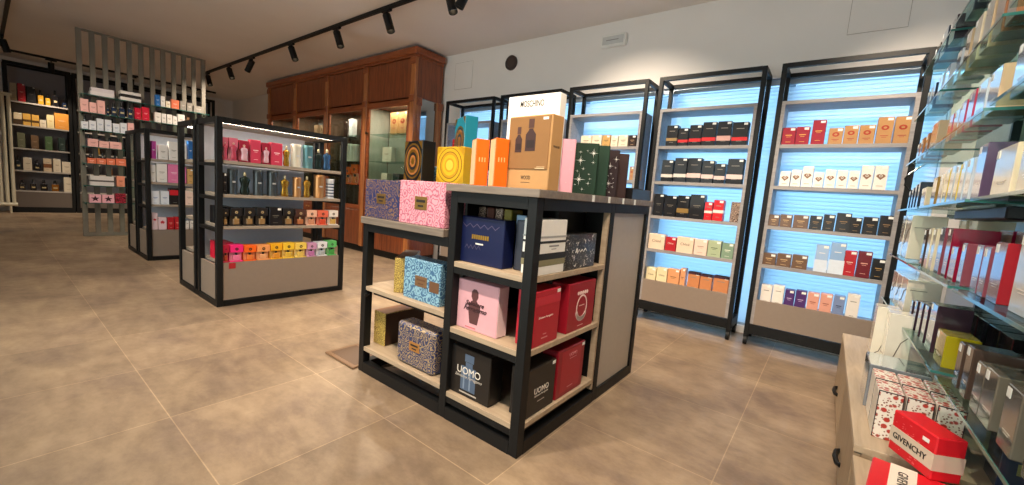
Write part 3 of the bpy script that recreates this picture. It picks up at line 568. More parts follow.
# ---------------------------------------------------------------- window bays
def bay(x0, lab):
    W = .788; t = .032; y0, y1 = 3.571, 3.868; z1 = 2.092
    o = thing('display_bay', lab, 'display shelving', (x0, 0, 0), 0, 'display bays in front of the window')
    for px in (0, W-t):
        for py in (y0, y1-t): nb(BLACK).box(px, px+t, py, py+t, .075, z1, .002).build('post', o)
    b = nb(BLACK)
    for za in (z1-t, .09):
        zb = za+t if za > 1 else .165
        b.box(t, W-t, y0, y0+t, za, zb); b.box(t, W-t, y1-t, y1, za, zb); b.box(0, t, y0+t, y1-t, za, zb); b.box(W-t, W, y0+t, y1-t, za, zb)
    each(b, 'frame_rail', o)
    s = nb(BAYBOARD); s.box(t, t+.022, y0+.004, y1-.04, .17, 1.828); s.build('side_panel', o)
    s = nb(BAYBOARD); s.box(W-t-.022, W-t, y0+.004, y1-.04, .17, 1.828); s.build('side_panel', o)
    for z in (1.828, 1.52, 1.223, .928, .637, .335):
        nb(BAYBOARD).box(t+.022, W-t-.022, y0+.006, y1-.04, z-.026, z, .001).build('shelf', o)
    nb(TAUPE).box(t+.022, W-t-.022, y0+.004, y0+.024, .17, .362).build('kick_panel', o)
    for px in (t/2, W-t/2):
        for py in (y0+.016, y1-.016):
            c = nb(BLACK); c.cyl((px-.012, py, .034), (px+.012, py, .034), .034, n=18); c.cyl((px, py, .034), (px, py, .09), .01); c.box(px-.016, px+.016, py-.012, py+.02, .06, .078)
            c.build('caster', o, smooth=True)
    return o
for k, nm in enumerate(['rightmost black framed display bay on casters before the window, beside the glass wall shelves', 'second black framed window bay from the right, full of black cartons', 'third black framed window bay from the right, behind the star boxes', 'fourth black framed window bay from the right, mostly hidden by gift boxes', 'leftmost black framed window bay, next to the wooden cabinet']):
    bay(-.421-.879*k, nm)

# ---------------------------------------------------------------- gondolas
def gondola(x, y0, lab):
    L = 1.0; D = .95; H = 1.40; t = .04
    o = thing('display_gondola', lab, 'display shelving', (x, y0, 0), 0, 'gondolas on the left of the shop')
    # local: front face at x=0 facing +x, end face at y=0
    for px in (-t, -D/2+.03, -D/2-.07, -D):
        for py in (0, L-t): nb(BLACK).box(px, px+t, py, py+t, 0, H, .002).build('post', o)
    b = nb(BLACK)
    for za in (0, H-t):
        b.box(-t, 0, t, L-t, za, za+t); b.box(-D, -D+t, t, L-t, za, za+t); b.box(-D+t, -t, 0, t, za, za+t); b.box(-D+t, -t, L-t, L, za, za+t)
    each(b, 'frame_rail', o)
    b = nb(BLACK)
    for z in (1.07, .82, .585):
        for py in (0, L-t): b.box(-t-.40, -t, py+.005, py+t-.005, z-.022, z+.003)
    each(b, 'shelf_rung', o)
    nb(GREYPANEL).box(-D/2-.012, -D/2+.012, t, L-.16, .04, H-t).build('back_panel', o)
    for z in (1.094, .847, .61):
        nb(BOARDY).box(-.42, -.008, .045, L-.045, z-.024, z, .001).build('shelf', o)
        nb(BOARDY).box(-D+.008, -D+.42, .045, L-.045, z-.024, z, .001).build('shelf', o)
    for xa, xb in ((-.42, -.03), (-D+.03, -D+.42)): nb(BOARDY).box(xa, xb, .045, L-.045, .309, .333).build('shelf', o)
    for xa in (-.03, -D+.01): nb(TAUPE).box(xa, xa+.02, .045, L-.045, .045, .333).build('kick_panel', o)
    for xa in (-.42, -D+.045): nb(TAUPE).box(xa, xa+.375, .012, .03, .045, .309).build('end_panel', o)
    nb(BOARDY).box(-D+.045, -.045, .045, L-.045, H-.03, H-.006).build('top_board', o)
    nb(emit('strip_light', 'ffeed8', 22)).box(-.085, -.050, .06, L-.1, H-.036, H-.030).build('light_strip', o)
    nb(emit('strip_light_back', 'ffeed8', 22)).box(-D+.050, -D+.085, .06, L-.1, H-.036, H-.030).build('light_strip', o)
    return o
g1 = gondola(-3.524, 1.04, 'front black framed gondola with lit shelves of colourful window boxes')
gondola(-5.72, 1.06, 'rear black framed gondola between the slatted divider and the front gondola')
s = nb(M('a8202a', .4)).box(-.0095, -.0088, .035+.045, .035+.09, .285, .328).build('shelf_sticker', g1)

# ---------------------------------------------------------------- product rows of bays, gondolas, far shelves, divider
def place_rows():
    for unit, shelf, pl, c, z, items in ROWS:
        for i, (a, b_, h, key) in enumerate(items):
            desc, fn = LOOK[key]
            w = b_-a-.003; d = {'x': .075, 'y': .075}[pl]
            if 'win' in key or 'set' in key: d = .09
            if 'tin' in key or 'torso' in key or 'flacon' in key: d = min(.075, w)
            if 'set2' in key: d = .06
            o = fn(w, d, h)
            ctr = (a+b_)/2
            if pl == 'y': o.location = (ctr, c+d/2, z)
            else: o.location = (c-d/2, ctr, z); o.rotation_euler[2] = PI/2
            n = len(items)
            pos = 'only one' if n == 1 else ORD[i]+' from left'
            tag(o, '%s, %s, %s row of the %s' % (desc, pos, shelf, UNIT[unit]), catof(o), 'products on the %s row of the %s' % (shelf, UNIT[unit]))
place_rows()  # all rows
for z, key, y, lab in ((.333, 'redbox', 1.14, 'red carton behind the dark red window box, bottom row, front left gondola'), (.61, 'bk_plain', 1.14, 'black carton behind the first window box, third row, front left gondola'),
                       (.847, 'bk_plain', 1.15, 'black carton behind the first tin, second row, front left gondola')):
    for k in range(2):
        if k and z > .8: continue
        o = LOOK[key][1](.1, .09, .135); o.location = (-3.695-.105*k, y, z); o.rotation_euler[2] = PI/2
        tag(o, lab if k == 0 else lab.replace('behind', 'deeper in, behind', 1), 'perfume box', 'cartons in the second rank of the front left gondola')

# ---------------------------------------------------------------- slatted divider with glass shelves
SLATM = M('7c776d', .5, 0, .05, name='grey_slat')
dv = thing('slatted_divider', 'tall grey vertical slat divider carrying glass shelves of products', 'room divider', (-7.99, .82, 0))
for i in range(12): nb(SLATM).box(-.02, .02, .122*i, .122*i+.052, 0, 2.70, .002).build('slat', dv)
nb(SLATM).box(-.021, .021, 0, 1.394, 2.695, 2.718, .002).build('rail', dv)
nb(SLATM).box(-.0205, .0205, .0, 1.394, 0, .05, .002).build('rail', dv)
for z in (1.88, 1.65, 1.43, 1.21, .99, .70, .47):
    s = nb(GLASSG).box(.021, .20, 0, 1.394, z-.008, z).build('shelf', dv)
    nb(EDGE).box(.20, .202, 0, 1.394, z-.008, z).build('polished_edge', s)
    b = nb(BLACK)
    for y in (.026, .636, 1.36): b.box(.021, .12, y-.004, y+.004, z-.03, z-.008)
    each(b, 'bracket', s)
def flatbox(x, y, z, w, d, h, c, desc, band=None):
    o = carton_body('perfume_box', w, d, h, CB(c)); o.location = (x, y, z); o.rotation_euler[2] = PI/2
    if band: nb(CB(band)).box(-w/2-.0006, w/2+.0006, -d/2-.0008, d/2, h*.42, h*.58).build('colour_band', o)
    return tag(o, desc, 'perfume box', 'flat boxes on the slatted divider')
flatbox(-7.87, 1.03, 1.88, .23, .14, .052, 'e4dfe4', 'flat white box, lower of the left stack on top of the slatted divider')
flatbox(-7.87, 1.035, 1.932, .22, .13, .05, 'dcd6de', 'flat lilac white box, upper of the left stack atop the slatted divider')
flatbox(-7.87, 1.31, 1.88, .21, .14, .045, 'ece8e6', 'flat white box, lower of the right stack on top of the slatted divider')
flatbox(-7.87, 1.31, 1.925, .21, .14, .04, '2c2a2c', 'flat black box between two white ones atop the slatted divider')
flatbox(-7.87, 1.31, 1.965, .21, .14, .04, 'ece8e6', 'flat white box, upper of the right stack atop the slatted divider')
flatbox(-7.87, 1.0, .70, .23, .12, .13, 'd8d4d4', 'wide silver white box with dark band on the sixth row of the slatted divider', '5a5456')
for i, (y, h) in enumerate([(.91, .11), (1.03, .12), (1.15, .11)]):
    o = LOOK['darkflacon'][1](.07, .05, h+.03); o.location = (-7.93, y, .99); o.rotation_euler[2] = PI/2
    tag(o, 'dark bottle behind the coral cartons of the slatted divider, %s from left' % ORD[i], 'perfume bottle', 'bottles behind the coral cartons')
for i, y in enumerate([.90, 1.0, 1.10, 1.19]):
    o = LOOK['navyflacon'][1](.06, .05, .15); o.location = (-7.93, y, 1.21); o.rotation_euler[2] = PI/2
    tag(o, 'navy bottle behind the blush cartons of the slatted divider, %s from left' % ORD[i], 'perfume bottle', 'bottles behind the blush cartons')
for i, y in enumerate([.87, .95, 1.04, 1.13, 1.22]):
    o = LOOK['darkflacon'][1](.055, .045, .185); o.location = (-7.93, y, 1.43); o.rotation_euler[2] = PI/2
    tag(o, 'dark bottle behind the blue printed cartons of the divider, %s from left' % ORD[i], 'perfume bottle', 'bottles behind the blue printed cartons')

# ---------------------------------------------------------------- far wall shelving
FARBACK = M('8a8890', .5, name='dark_back_panel')
def farbay(y0, y1, lab):
    o = thing('wall_shelving', lab, 'display shelving', (-11.665, y0, 0), 0, 'black shelving along the far wall')
    L = y1-y0; t = .05; H = 2.66; D = .36
    for py in (0, L-t):
        for px in (-t, -D): nb(BLACK).box(px, px+t, py, py+t, 0, H, .003).build('post', o)
    b = nb(BLACK)
    for za in (0, H-t): b.box(-t, 0, t, L-t, za, za+(t if za else .10)); b.box(-D, -D+t, t, L-t, za, za+t); 
    each(b, 'frame_rail', o)
    nb(FARBACK).box(-D+.01, -D+.03, t, L-t, .1, H-t).build('back_panel', o)
    for z in (1.988, 1.58, 1.17, .77, .405):
        s = nb(M('5a524c', .45)).box(-D+.03, -.015, t, L-t, z-.025, z-.001).build('shelf', o)
        nb(M('cfc8c0', .3, .3)).box(-.015, -.008, t, L-t, z-.025, z).build('front_edge', s)
    nb(M('6d635c', .5)).box(-.03, -.012, t, L-t, .10, .38).build('kick_panel', o)
    return o
for y0, y1, lab in ((.30, 1.115, 'leftmost black shelving bay on the far wall beside the white radiator'), (1.125, 1.94, 'second black shelving bay on the far wall, seen through the divider slats'),
                    (1.95, 2.76, 'third black shelving bay on the far wall, behind the right half of the divider'), (2.77, 3.42, 'rightmost black shelving bay on the far wall near the wooden cabinet')):
    farbay(y0, y1, lab)
for bi, y0 in ((0, 1.19), (1, 2.02), (2, 2.83)):
    for si, z in enumerate((1.988, 1.58, 1.17, .77)):
        for k in range(4 if bi < 2 else 3):
            key = random.choice(['cream', 'darkflacon', 'black', 'goldflacon', 'amberflacon', 'brownbox', 'darkgreen', 'bk_plain'])
            h = random.uniform(.16, .24); w = .1
            o = LOOK[key][1](w, .08, h); o.location = (-11.73, y0+.06+k*.18, z); o.rotation_euler[2] = PI/2
            tag(o, '%s, %s from left, %s row, %s far wall bay' % (LOOK[key][0], ORD[k], ['top', 'second', 'third', 'fourth'][si], ['second', 'third', 'rightmost'][bi]), catof(o), 'products on the far wall behind the divider')
# radiator
rd = thing('radiator', 'tall cream white column radiator at the left edge by the far shelving', 'radiator', (-11.47, .10, 0))
RW = M('d8d2bc', .4, 0, .3)
for i in range(5):
    c = nb(RW); c.cyl((0, .07*i-.04, .17), (0, .07*i-.04, 2.06), .024); c.build('column', rd, smooth=True)
c = nb(RW); c.cyl((0, -.08, .16), (0, .28, .16), .03); c.cyl((0, -.08, 2.06), (0, .28, 2.06), .03); each(c, 'header_pipe', rd)
c = nb(RW); c.cyl((0, .2, 0), (0, .2, .15), .014); c.cyl((0, -.04, 0), (0, -.04, .15), .014); each(c, 'feed_pipe', rd)
c = nb(RW); c.box(-.575, 0, .1, .13, 1.95, 1.98); c.box(-.575, 0, .1, .13, .4, .43); each(c, 'wall_bracket', rd)

# ---------------------------------------------------------------- wooden cabinet
cb = thing('wooden_cabinet', 'tall cherry wood cabinet wall with glass doors under the ceiling', 'cabinet', (0, 3.40, 0))
CX = [-8.63, -7.57, -6.50, -5.42, -4.37]; CD = .46
b = nb(BLACK).box(CX[0]-.03, CX[-1]+.02, .03, CD, 0, .09); b.build('plinth', cb)
nb(CHERRYX).box(CX[0]-.07, CX[-1]+.07, -.04, CD, 2.66, 2.75, .012).build('cornice', cb)
nb(CHERRYX).box(CX[0]-.04, CX[-1]+.04, -.02, CD, 2.63, 2.66, .006).build('cornice_moulding', cb)
b = nb(CHERRY); b.box(CX[0]-.045, CX[-1]+.0, .40, CD, .09, 2.63); b.build('back_board', cb)
b = nb(CHERRYX); b.box(CX[0], CX[-1]-.02, .03, .40, .60, .63); b.box(CX[0], CX[-1]-.02, .03, .40, 2.11, 2.14); b.box(CX[0], CX[-1]-.02, .03, .40, .09, .11); each(b, 'carcass_board', cb)
b = nb(CHERRY)
b.box(CX[0]-.045, CX[0]-.02, .03, .40, .09, 2.63); b.build('end_panel', cb)
for x in CX[1:-1]: nb(CHERRY).box(x-.012, x+.012, .03, .40, .11, 2.63).build('partition', cb)
for i, x in enumerate(CX):
    p_ = nb(CHERRYP); p_.box(x-.045, x+.045, -.015, .03, .09, 2.63, .006); p_ = p_.build('pilaster', cb)
    c = nb(CHERRYX); c.box(x-.05, x+.05, -.03, -.015, 2.08, 2.17, .008); c.box(x-.05, x+.05, -.03, -.015, 2.54, 2.63, .008); each(c, 'capital', p_)
for i in range(4):
    x0, x1 = CX[i]+.047, CX[i+1]-.047; xm = (x0+x1)/2
    u = nb(CHERRY).box(x0, x1, 0, .025, 2.15, 2.625, .004).build('upper_door', cb)
    g = nb(CHERRYX)
    g.box(x0, x1, 0, .025, .63, .69); g.box(x0, x1, 0, .025, 2.05, 2.12); g.box(x0, x0+.05, 0, .025, .69, 2.05); g.box(x1-.05, x1, 0, .025, .69, 2.05)
    g = g.build('glass_door', cb)
    nb(GLASS).box(x0+.05, x1-.05, .010, .014, .69, 2.05).build('pane', g)
    c = nb(M('4a3420', .3, .7)); c.cyl((x0+.03, 0, 1.72), (x0+.03, -.03, 1.72), .014, .02); c.build('knob', g, smooth=True)
    for sgn in (0, 1):
        xa, xb = (x0, xm-.002) if sgn == 0 else (xm+.002, x1)
        l = nb(CHERRY).box(xa, xb, 0, .025, .10, .615, .004).build('lower_door', cb)
        c = nb(M('c8a868', .3, .7)); xk = xb-.04 if sgn == 0 else xa+.04; c.cyl((xk, 0, .56), (xk, -.02, .56), .008, .012); c.build('knob', l, smooth=True)
    for z in (.98, 1.335, 1.715):
        nb(GLASSG).box(x0, x1, .06, .38, z-.008, z).build('glass_shelf', cb)
    nb(M('cfcabb', .3, 0, .4) if i == 3 else M('6a5444', .25, 0, .5)).box(x0-.02, x1+.02, .392, .399, .64, 2.10).build('back_lining', cb)
    nb(M('cfcabb', .3, 0, .4) if i == 3 else M('6a5444', .25, 0, .5)).box(CX[i]+.013, CX[i]+.018, .05, .39, .64, 2.10).build('side_lining', cb)
    nb(emit('cabinet_lamp', 'ffdca8', 8)).box(xm-.25, xm+.25, .06, .08, 2.10, 2.108).build('lamp_strip', cb)
    l = bpy.data.lights.new('cabinet_light', 'AREA'); l.shape = 'RECTANGLE'; l.size = .5; l.size_y = .03; l.energy = 5; l.color = (1, .9, .76)
    lo = bpy.data.objects.new('cabinet_light', l); COL.objects.link(lo); lo.parent = cb; lo.location = (xm, .07, 2.095)
# right end: wooden head panel over a mirror between two pilasters
nb(CHERRY).box(CX[-1]-.0, CX[-1]+.025, .03, CD, 2.15, 2.63).build('end_panel', cb)
nb(CHERRY).box(CX[-1]-.0, CX[-1]+.025, .03, CD, .09, .62).build('end_panel', cb)
for ya, yb in ((.03, .11), (.38, CD)):
    p_ = nb(CHERRYP).box(CX[-1], CX[-1]+.04, ya, yb, .62, 2.15, .005).build('pilaster', cb)
    nb(CHERRYX).box(CX[-1]+.04, CX[-1]+.055, ya-.004, yb+.004, 2.05, 2.15, .006).build('capital', p_)
nb(MIRROR).box(CX[-1]+.0, CX[-1]+.012, .11, .38, .62, 2.15).build('end_mirror', cb)
def cabitem(key, x0, x1, z, h, pos, yy=3.55, d=.08):
    o = LOOK[key][1](x1-x0, d, h); o.location = ((x0+x1)/2, yy+d/2, z)
    tag(o, '%s, %s' % (LOOK[key][0], pos), catof(o), 'products in the wooden cabinet')
CI = 'in the wooden cabinet'
cabitem('tan', -5.03, -4.86, 1.715, .30, 'left one, top shelf, right cabinet section'); cabitem('tan', -4.85, -4.67, 1.715, .30, 'right one, top shelf, right cabinet section')
cabitem('cream', -5.19, -4.98, 1.335, .21, 'on the middle shelf, right cabinet section'); cabitem('cream', -5.2, -5.06, .98, .20, 'on the lower shelf, right cabinet section')
cabitem('darkgreen', -4.92, -4.78, .98, .2, 'on the lower shelf, right cabinet section')
cabitem('whitebox', -6.10, -6.0, 1.715, .27, 'on the top shelf, third cabinet section'); cabitem('espresso', -6.25, -6.15, 1.715, .24, 'on the top shelf, third cabinet section')
cabitem('creamtin', -6.14, -6.02, 1.335, .27, 'left one, middle shelf, third cabinet section'); cabitem('creamtin', -5.98, -5.86, 1.335, .26, 'right one, middle shelf, third cabinet section')
cabitem('cream', -6.34, -6.24, 1.335, .25, 'on the middle shelf, third cabinet section')
cabitem('win_orange', -6.19, -6.02, .98, .27, 'left one, lower shelf, third cabinet section'); cabitem('win_orange', -6.0, -5.82, .98, .31, 'right one, lower shelf, third cabinet section')
cabitem('redcap', -5.78, -5.68, .98, .24, 'on the lower shelf, third cabinet section'); cabitem('darkflacon', -5.72, -5.62, 1.335, .2, 'on the middle shelf, third cabinet section')
cabitem('brownbox', -7.2, -7.08, 1.715, .22, 'left one, top shelf, second cabinet section'); cabitem('brownbox', -7.0, -6.88, 1.715, .2, 'right one, top shelf, second cabinet section')
cabitem('amberflacon', -8.2, -8.08, 1.715, .2, 'on the top shelf, left cabinet section')

# ---------------------------------------------------------------- ceiling tracks and spotlights
def track(name, a, b_, lab):
    a, b_ = Vector(a), Vector(b_); o = nb(BLACK)
    if abs(a.x-b_.x) > abs(a.y-b_.y): o.box(a.x, b_.x, a.y-.018, a.y+.018, ZC-.035, ZC, .003)
    else: o.box(a.x-.018, a.x+.018, a.y, b_.y, ZC-.035, ZC, .003)
    return tag(o.build(name), lab, 'track light rail', 'ceiling light tracks')
track('light_track', (-9.4, 2.56, 0), (.4, 2.56, 0), 'long black light track crossing the ceiling in front of the wooden cabinet')
track('light_track', (-10.9, .27, 0), (.4, .27, 0), 'black light track on the ceiling along the aisle at the left edge')
track('light_track', (-11.2, .3, 0), (-11.2, 3.3, 0), 'black light track on the ceiling in front of the far wall shelving')
WARM = (1.0, .82, .62)
LAMP = emit('spot_lens', 'ffe2b8', 6)
def spot(x, y, ax_, ay, lab, power, size=95, along='X'):
    z = ZC-.035
    o = thing('track_spotlight', lab, 'spotlight', (x, y, z), 0, 'black spotlights on the ceiling tracks')
    b = nb(BLACK)
    if along == 'X': b.box(-.07, .07, -.016, .016, -.022, 0, .003)
    else: b.box(-.016, .016, -.07, .07, -.022, 0, .003)
    b.build('track_adapter', o)
    b = nb(BLACK); b.cyl((0, 0, -.022), (0, 0, -.055), .009, n=10); b.build('stem', o, smooth=True)
    d = Vector((ax_, ay, -1)).normalized(); p = Vector((0, 0, -.05))
    q = d.to_track_quat('Z', 'Y')
    b = nb(BLACK); b.lathe([(.001, 0), (.040, 0), (.040, .18), (.034, .18), (.033, .10), (.001, .10)], 20)
    for v in b.bm.verts: v.co = p + q @ v.co
    h = b.build('lamp_head', o, smooth=True)
    b = nb(LAMP); b.cyl(p+d*.101, p+d*.104, .031, n=20); b.build('lens', h)
    if power:
        l = bpy.data.lights.new('spot_beam', 'SPOT'); l.energy = power; l.color = WARM; l.spot_size = math.radians(size); l.spot_blend = .85; l.shadow_soft_size = .03
        lo = bpy.data.objects.new('spot_beam', l); COL.objects.link(lo); lo.parent = o; lo.location = p+d*.185; lo.rotation_euler = d.to_track_quat('-Z', 'Y').to_euler()
    return o
PW = 95
SP = [(-9.1, .5, .1), (-8.06, .55, .1), (-7.12, -.7, -.2), (-5.85, .5, .12), (-4.72, .42, .1), (-3.77, .42, .08), (-2.865, .4, .0), (-2.63, -.35, -.25), (-1.6, .0, .85), (-.6, .05, .15), (.1, .25, .7)]
for i, (x, ax_, ay) in enumerate(SP):
    spot(x, 2.56, ax_, ay, 'black cylinder spotlight, %s from the far end of the long ceiling track' % ORD[i], PW if x < -2 else 80)
NP = [(-9.9, -.1, .25), (-6.1, -.7, .5), (-5.4, .2, .25), (-3.9, .2, .3), (-2.5, .1, .4), (-1.3, -.2, .5), (-.3, -.05, .65), (.15, -.45, .65)]
for i, (x, ax_, ay) in enumerate(NP):
    spot(x, .27, ax_, ay, 'black cylinder spotlight, %s from the far end of the aisle track' % ORD[i], 70 if x < -5 else 88)
for i, y in enumerate((.84, 1.9, 2.9)):
    spot(-11.2, y, -.32, 0, 'black cylinder spotlight, %s from the left on the far wall track' % ORD[i], 50, 80, 'Y')

# ---------------------------------------------------------------- daylight outside the window, added fill behind the camera
l = bpy.data.lights.new('daylight', 'AREA'); l.shape = 'RECTANGLE'; l.size = 5.2; l.size_y = 2.6; l.energy = 168; l.color = (.37, .64, 1.0)
lo = bpy.data.objects.new('daylight', l); COL.objects.link(lo); lo.location = (-1.75, 4.75, 1.2); lo.rotation_euler = (-PI/2, 0, 0)
l = bpy.data.lights.new('front_fill_light', 'AREA'); l.shape = 'RECTANGLE'; l.size = 4.6; l.size_y = 2.4; l.energy = 120; l.color = (1.0, .95, .90)  # added area lamp: soft fill through the unseen shop front
lo = bpy.data.objects.new('front_fill_light', l); COL.objects.link(lo); lo.location = (-1.95, -3.1, 1.4); lo.rotation_euler = (PI/2, 0, 0)
w = bpy.data.worlds.new('sky'); SC.world = w; w.use_nodes = True
bg = w.node_tree.nodes['Background']; bg.inputs[0].default_value = (.5, .72, 1, 1); bg.inputs[1].default_value = .6
SC.view_settings.view_transform = 'Standard'; SC.view_settings.look = 'None'; SC.view_settings.exposure = .45; SC.view_settings.gamma = 1; SC.view_settings.use_curve_mapping = False
SC.cycles.use_denoising = True; SC.cycles.transparent_max_bounces = 24; SC.cycles.max_bounces = 8; SC.cycles.caustics_reflective = False; SC.cycles.caustics_refractive = False
SC.cycles.sample_clamp_indirect = 4

# ---------------------------------------------------------------- centre island
isl = thing('display_island', 'black framed island table with a low left wing in the middle of the floor', 'display island', (0, 0, 0))
t = .042; X0, X1, XM, Y0, Y1, YM = -1.913, -.829, -1.274, 1.212, 2.35, 1.86
H = 1.0; HL = .80
def post(x, y, z): nb(BLACK).box(x, x+t, y, y+t, 0, z, .002).build('post', isl)
YL = 1.98
post(X0, Y0, HL); post(X0, YL-t, HL)
for p_ in ((XM, Y0), (X1-t, Y0), (X1-t, YM-t/2), (X1-t, Y1-t), (XM, Y1-t)): post(p_[0], p_[1], H)
b = nb(BLACK)
for z in (0, ):
    b.box(X0+t, XM, Y0, Y0+t, z, z+.055); b.box(XM+t, X1-t, Y0, Y0+t, z, z+.055); b.box(X1-t, X1, Y0+t, YM-t/2, z, z+.055); b.box(X1-t, X1, YM+t/2, Y1-t, z, z+.055)
    b.box(X0, X0+t, Y0+t, YL-t, z, z+.055); b.box(XM+t, X1-t, Y1-t, Y1, z, z+.055); b.box(X0+t, XM, YL-t, YL, z, z+.055)
b.box(X0+t, XM, Y0, Y0+t, HL-.04, HL); b.box(X0, X0+t, Y0+t, YL-t, HL-.04, HL); b.box(X0+t, XM, YL-t, YL, HL-.04, HL)
b.box(XM+t, X1-t, Y0, Y0+t, H-.045, H); b.box(X1-t, X1, Y0+t, YM-t/2, H-.045, H); b.box(X1-t, X1, YM+t/2, Y1-t, H-.045, H); b.box(XM+t, X1-t, Y1-t, Y1, H-.045, H); b.box(XM, XM+t, Y0+t, Y1-t, H-.045, H)
each(b, 'frame_rail', isl)
# shelves: tall half
for z in (.706, .419, .126):
    nb(PALEWOOD).box(XM+.004, X1-.003, Y0+.003, YM-.03, z-.022, z, .001).build('shelf', isl)
    c = nb(BLACK); c.box(XM+t, X1-t, Y0+.004, Y0+.03, z-.05, z-.022); each(c, 'shelf_rail', isl)
nb(BLACK).box(XM+.30, XM+.315, Y0+.36, YM-.035, .13, H-.045).build('inner_partition', isl)
nb(BLACK).box(XM+.002, XM+.014, Y0+.09, YM-.035, .13, H-.045).build('inner_partition', isl)
nb(BLACK).box(XM+.02, XM+.30, YM-.15, YM-.135, .13, H-.045).build('inner_partition', isl)
nb(PALEWOOD).box(X1-.032, X1-.004, YM-.035, YM-.021, .07, H-.045).build('end_strip', isl)
nb(BLACK).box(XM+.32, X1-.032, YM-.035, YM-.021, .07, H-.045).build('inner_partition', isl)
for z in (.4, ): nb(M('b5aba0', .5, 0, .05)).box(X1-.03, X1-.012, YM+t/2, Y1-t, .055, H-.045).build('side_panel', isl)
nb(TAUPE).box(XM+.008, XM+.026, YM-.03, Y1-t, .055, H-.045).build('side_panel', isl)
nb(TAUPE).box(XM+t, X1-t, Y1-.03, Y1-.012, .055, H-.045).build('side_panel', isl)
nb(BOARD).box(XM-.018, X1+.014, Y0-.014, Y1+.012, H, H+.03, .002).build('top_board', isl)
# low wing
nb(BOARD).box(X0-.008, XM-.02, Y0-.012, YL+.01, HL, HL+.034, .002).build('wing_top', isl)
for z in (.472, .142): nb(PALEWOOD).box(X0+.002, XM-.001, Y0+.002, Y0+.36, z-.022, z, .001).build('shelf', isl)
c = nb(BLACK); c.box(X0+t, XM, Y0+.05, Y0+.08, .09, .12); c.box(X0+t, XM, Y0+.05, Y0+.08, .42, .45)
each(c, 'shelf_rail', isl)
c = nb(BLACK); c.tube([(X0+t, Y0+.02, .43), (X0+t+.02, Y0-.01, .425), (X0+t+.028, Y0-.014, .44), (X0+t+.024, Y0-.014, .458)], .007); c.build('shelf_hook', isl, smooth=True)

GB = 'gift boxes on the centre island'
def gift(name, x0, x1, y, d, z, h, m, lab, rz=0., bev=.003, pivot=None):
    """front face spans x0..x1 at y; or with a turn about its centre"""
    o = nb(m); w = x1-x0; o.box(-w/2, w/2, -d/2, d/2, 0, h, bev); o = o.build(name, None, ((x0+x1)/2, y+d/2, z), rz)
    return tag(o, lab, 'gift box', GB)
def giftx(name, y0, y1, x, d, z, h, m, lab, bev=.003):
    """front face looks to +x and spans y0..y1 at x"""
    o = nb(m); w = y1-y0; o.box(-w/2, w/2, -d/2, d/2, 0, h, bev); o = o.build(name, None, (x-d/2, (y0+y1)/2, z), PI/2)
    return tag(o, lab, 'gift box', GB)
def lid(o, w, d, h, m, z0, e=.0015):
    nb(m).box(-w/2-e, w/2+e, -d/2-e, d/2+e, z0, h+e, .002).build('lid', o)
def plaque(o, d, z, w, h, m=GOLD, ink=INK):
    q = nb(m).box(-w/2, w/2, -d/2-.002, -d/2, z-h/2, z+h/2, .0006).build('plaque', o)
    b = nb(ink); b.box(-w*.36, w*.36, -d/2-.0026, -d/2-.002, z+h*.06, z+h*.26); b.box(-w*.22, w*.22, -d/2-.0026, -d/2-.002, z-h*.28, z-h*.14); b.build('plaque_marking', q)
ZW = HL+.034
o = gift('gift_box', -1.922, -1.640, 1.222, .16, ZW, .194, NAVYSW, 'navy box with bronze scroll print and plaque, on the low wing of the island'); plaque(o, .16, .10, .075, .05, M('8a6a3c', .35, .6))
o = gift('gift_box', -1.634, -1.318, 1.222, .16, ZW, .200, PINKSW, 'pink box with scroll medallions and plaque, on the low wing of the island'); plaque(o, .16, .10, .085, .06, M('9a7a44', .35, .6))
# second rank on the wing, mostly hidden, carrying the taller boxes
o = gift('gift_box', -1.905, -1.66, 1.40, .2, ZW, .203, NAVYSW, 'navy scroll print box behind the front one, under the black medallion box'); plaque(o, .2, .10, .075, .05)
o = gift('gift_box', -1.64, -1.36, 1.40, .2, ZW, .203, TEALSW, 'turquoise scroll print box behind the pink one, under the yellow box'); plaque(o, .2, .10, .075, .05)
o = gift('gift_box', -1.87, -1.60, 1.63, .2, ZW, .30, TEALSW, 'turquoise scroll print box at the back of the wing, under the teal medallion box'); plaque(o, .2, .15, .075, .05)
def medallion(o, d, cx, cz, r, mats, sx=1., radii=(1, .9, .78, .66, .5, .34, .2, .0)):
    b = B()
    for i in range(len(radii)-1):
        b.mat(mats[i % len(mats)]); b.ring(cx, cz, max(.0005, r*radii[i+1]), r*radii[i], -d/2-.001, -d/2, 36, sx)
    return b.build('medallion', o)
def corners(o, w, d, h, m):
    b = nb(m); k = min(w, h)*.22
    for sx in (-1, 1):
        for zz in (0, 1):
            x = sx*w/2*.97; z = h*.985 if zz else h*.015; s = -1 if zz else 1
            b.poly([(x, z), (x-sx*k, z), (x, z+s*k)], -d/2-.0009, -d/2)
    b.build('corner_ornament', o)
BG = CB('0d0e12'); Z2 = ZW+.203
def turned(name, cx, cy, w, d, z, h, m, rz, lab):
    o = nb(m).box(-w/2, w/2, -d/2, d/2, 0, h, .003).build(name, None, (cx, cy, z), rz); return tag(o, lab, 'gift box', GB)
o = turned('gift_box', -1.868, 1.52, .205, .082, Z2, .222, BG, math.radians(-11), 'black box with gold medallion ring, standing behind the blue and pink boxes')
medallion(o, .082, 0, .111, .098, [GOLD, M('1a1512', .4), M('b8763c', .35, .4)]); corners(o, .205, .082, .222, GOLD)
o = gift('gift_box', -1.70, -1.50, 1.50, .10, Z2, .19, CB('c49a1c'), 'yellow box with round medallion, standing between the black and orange boxes')
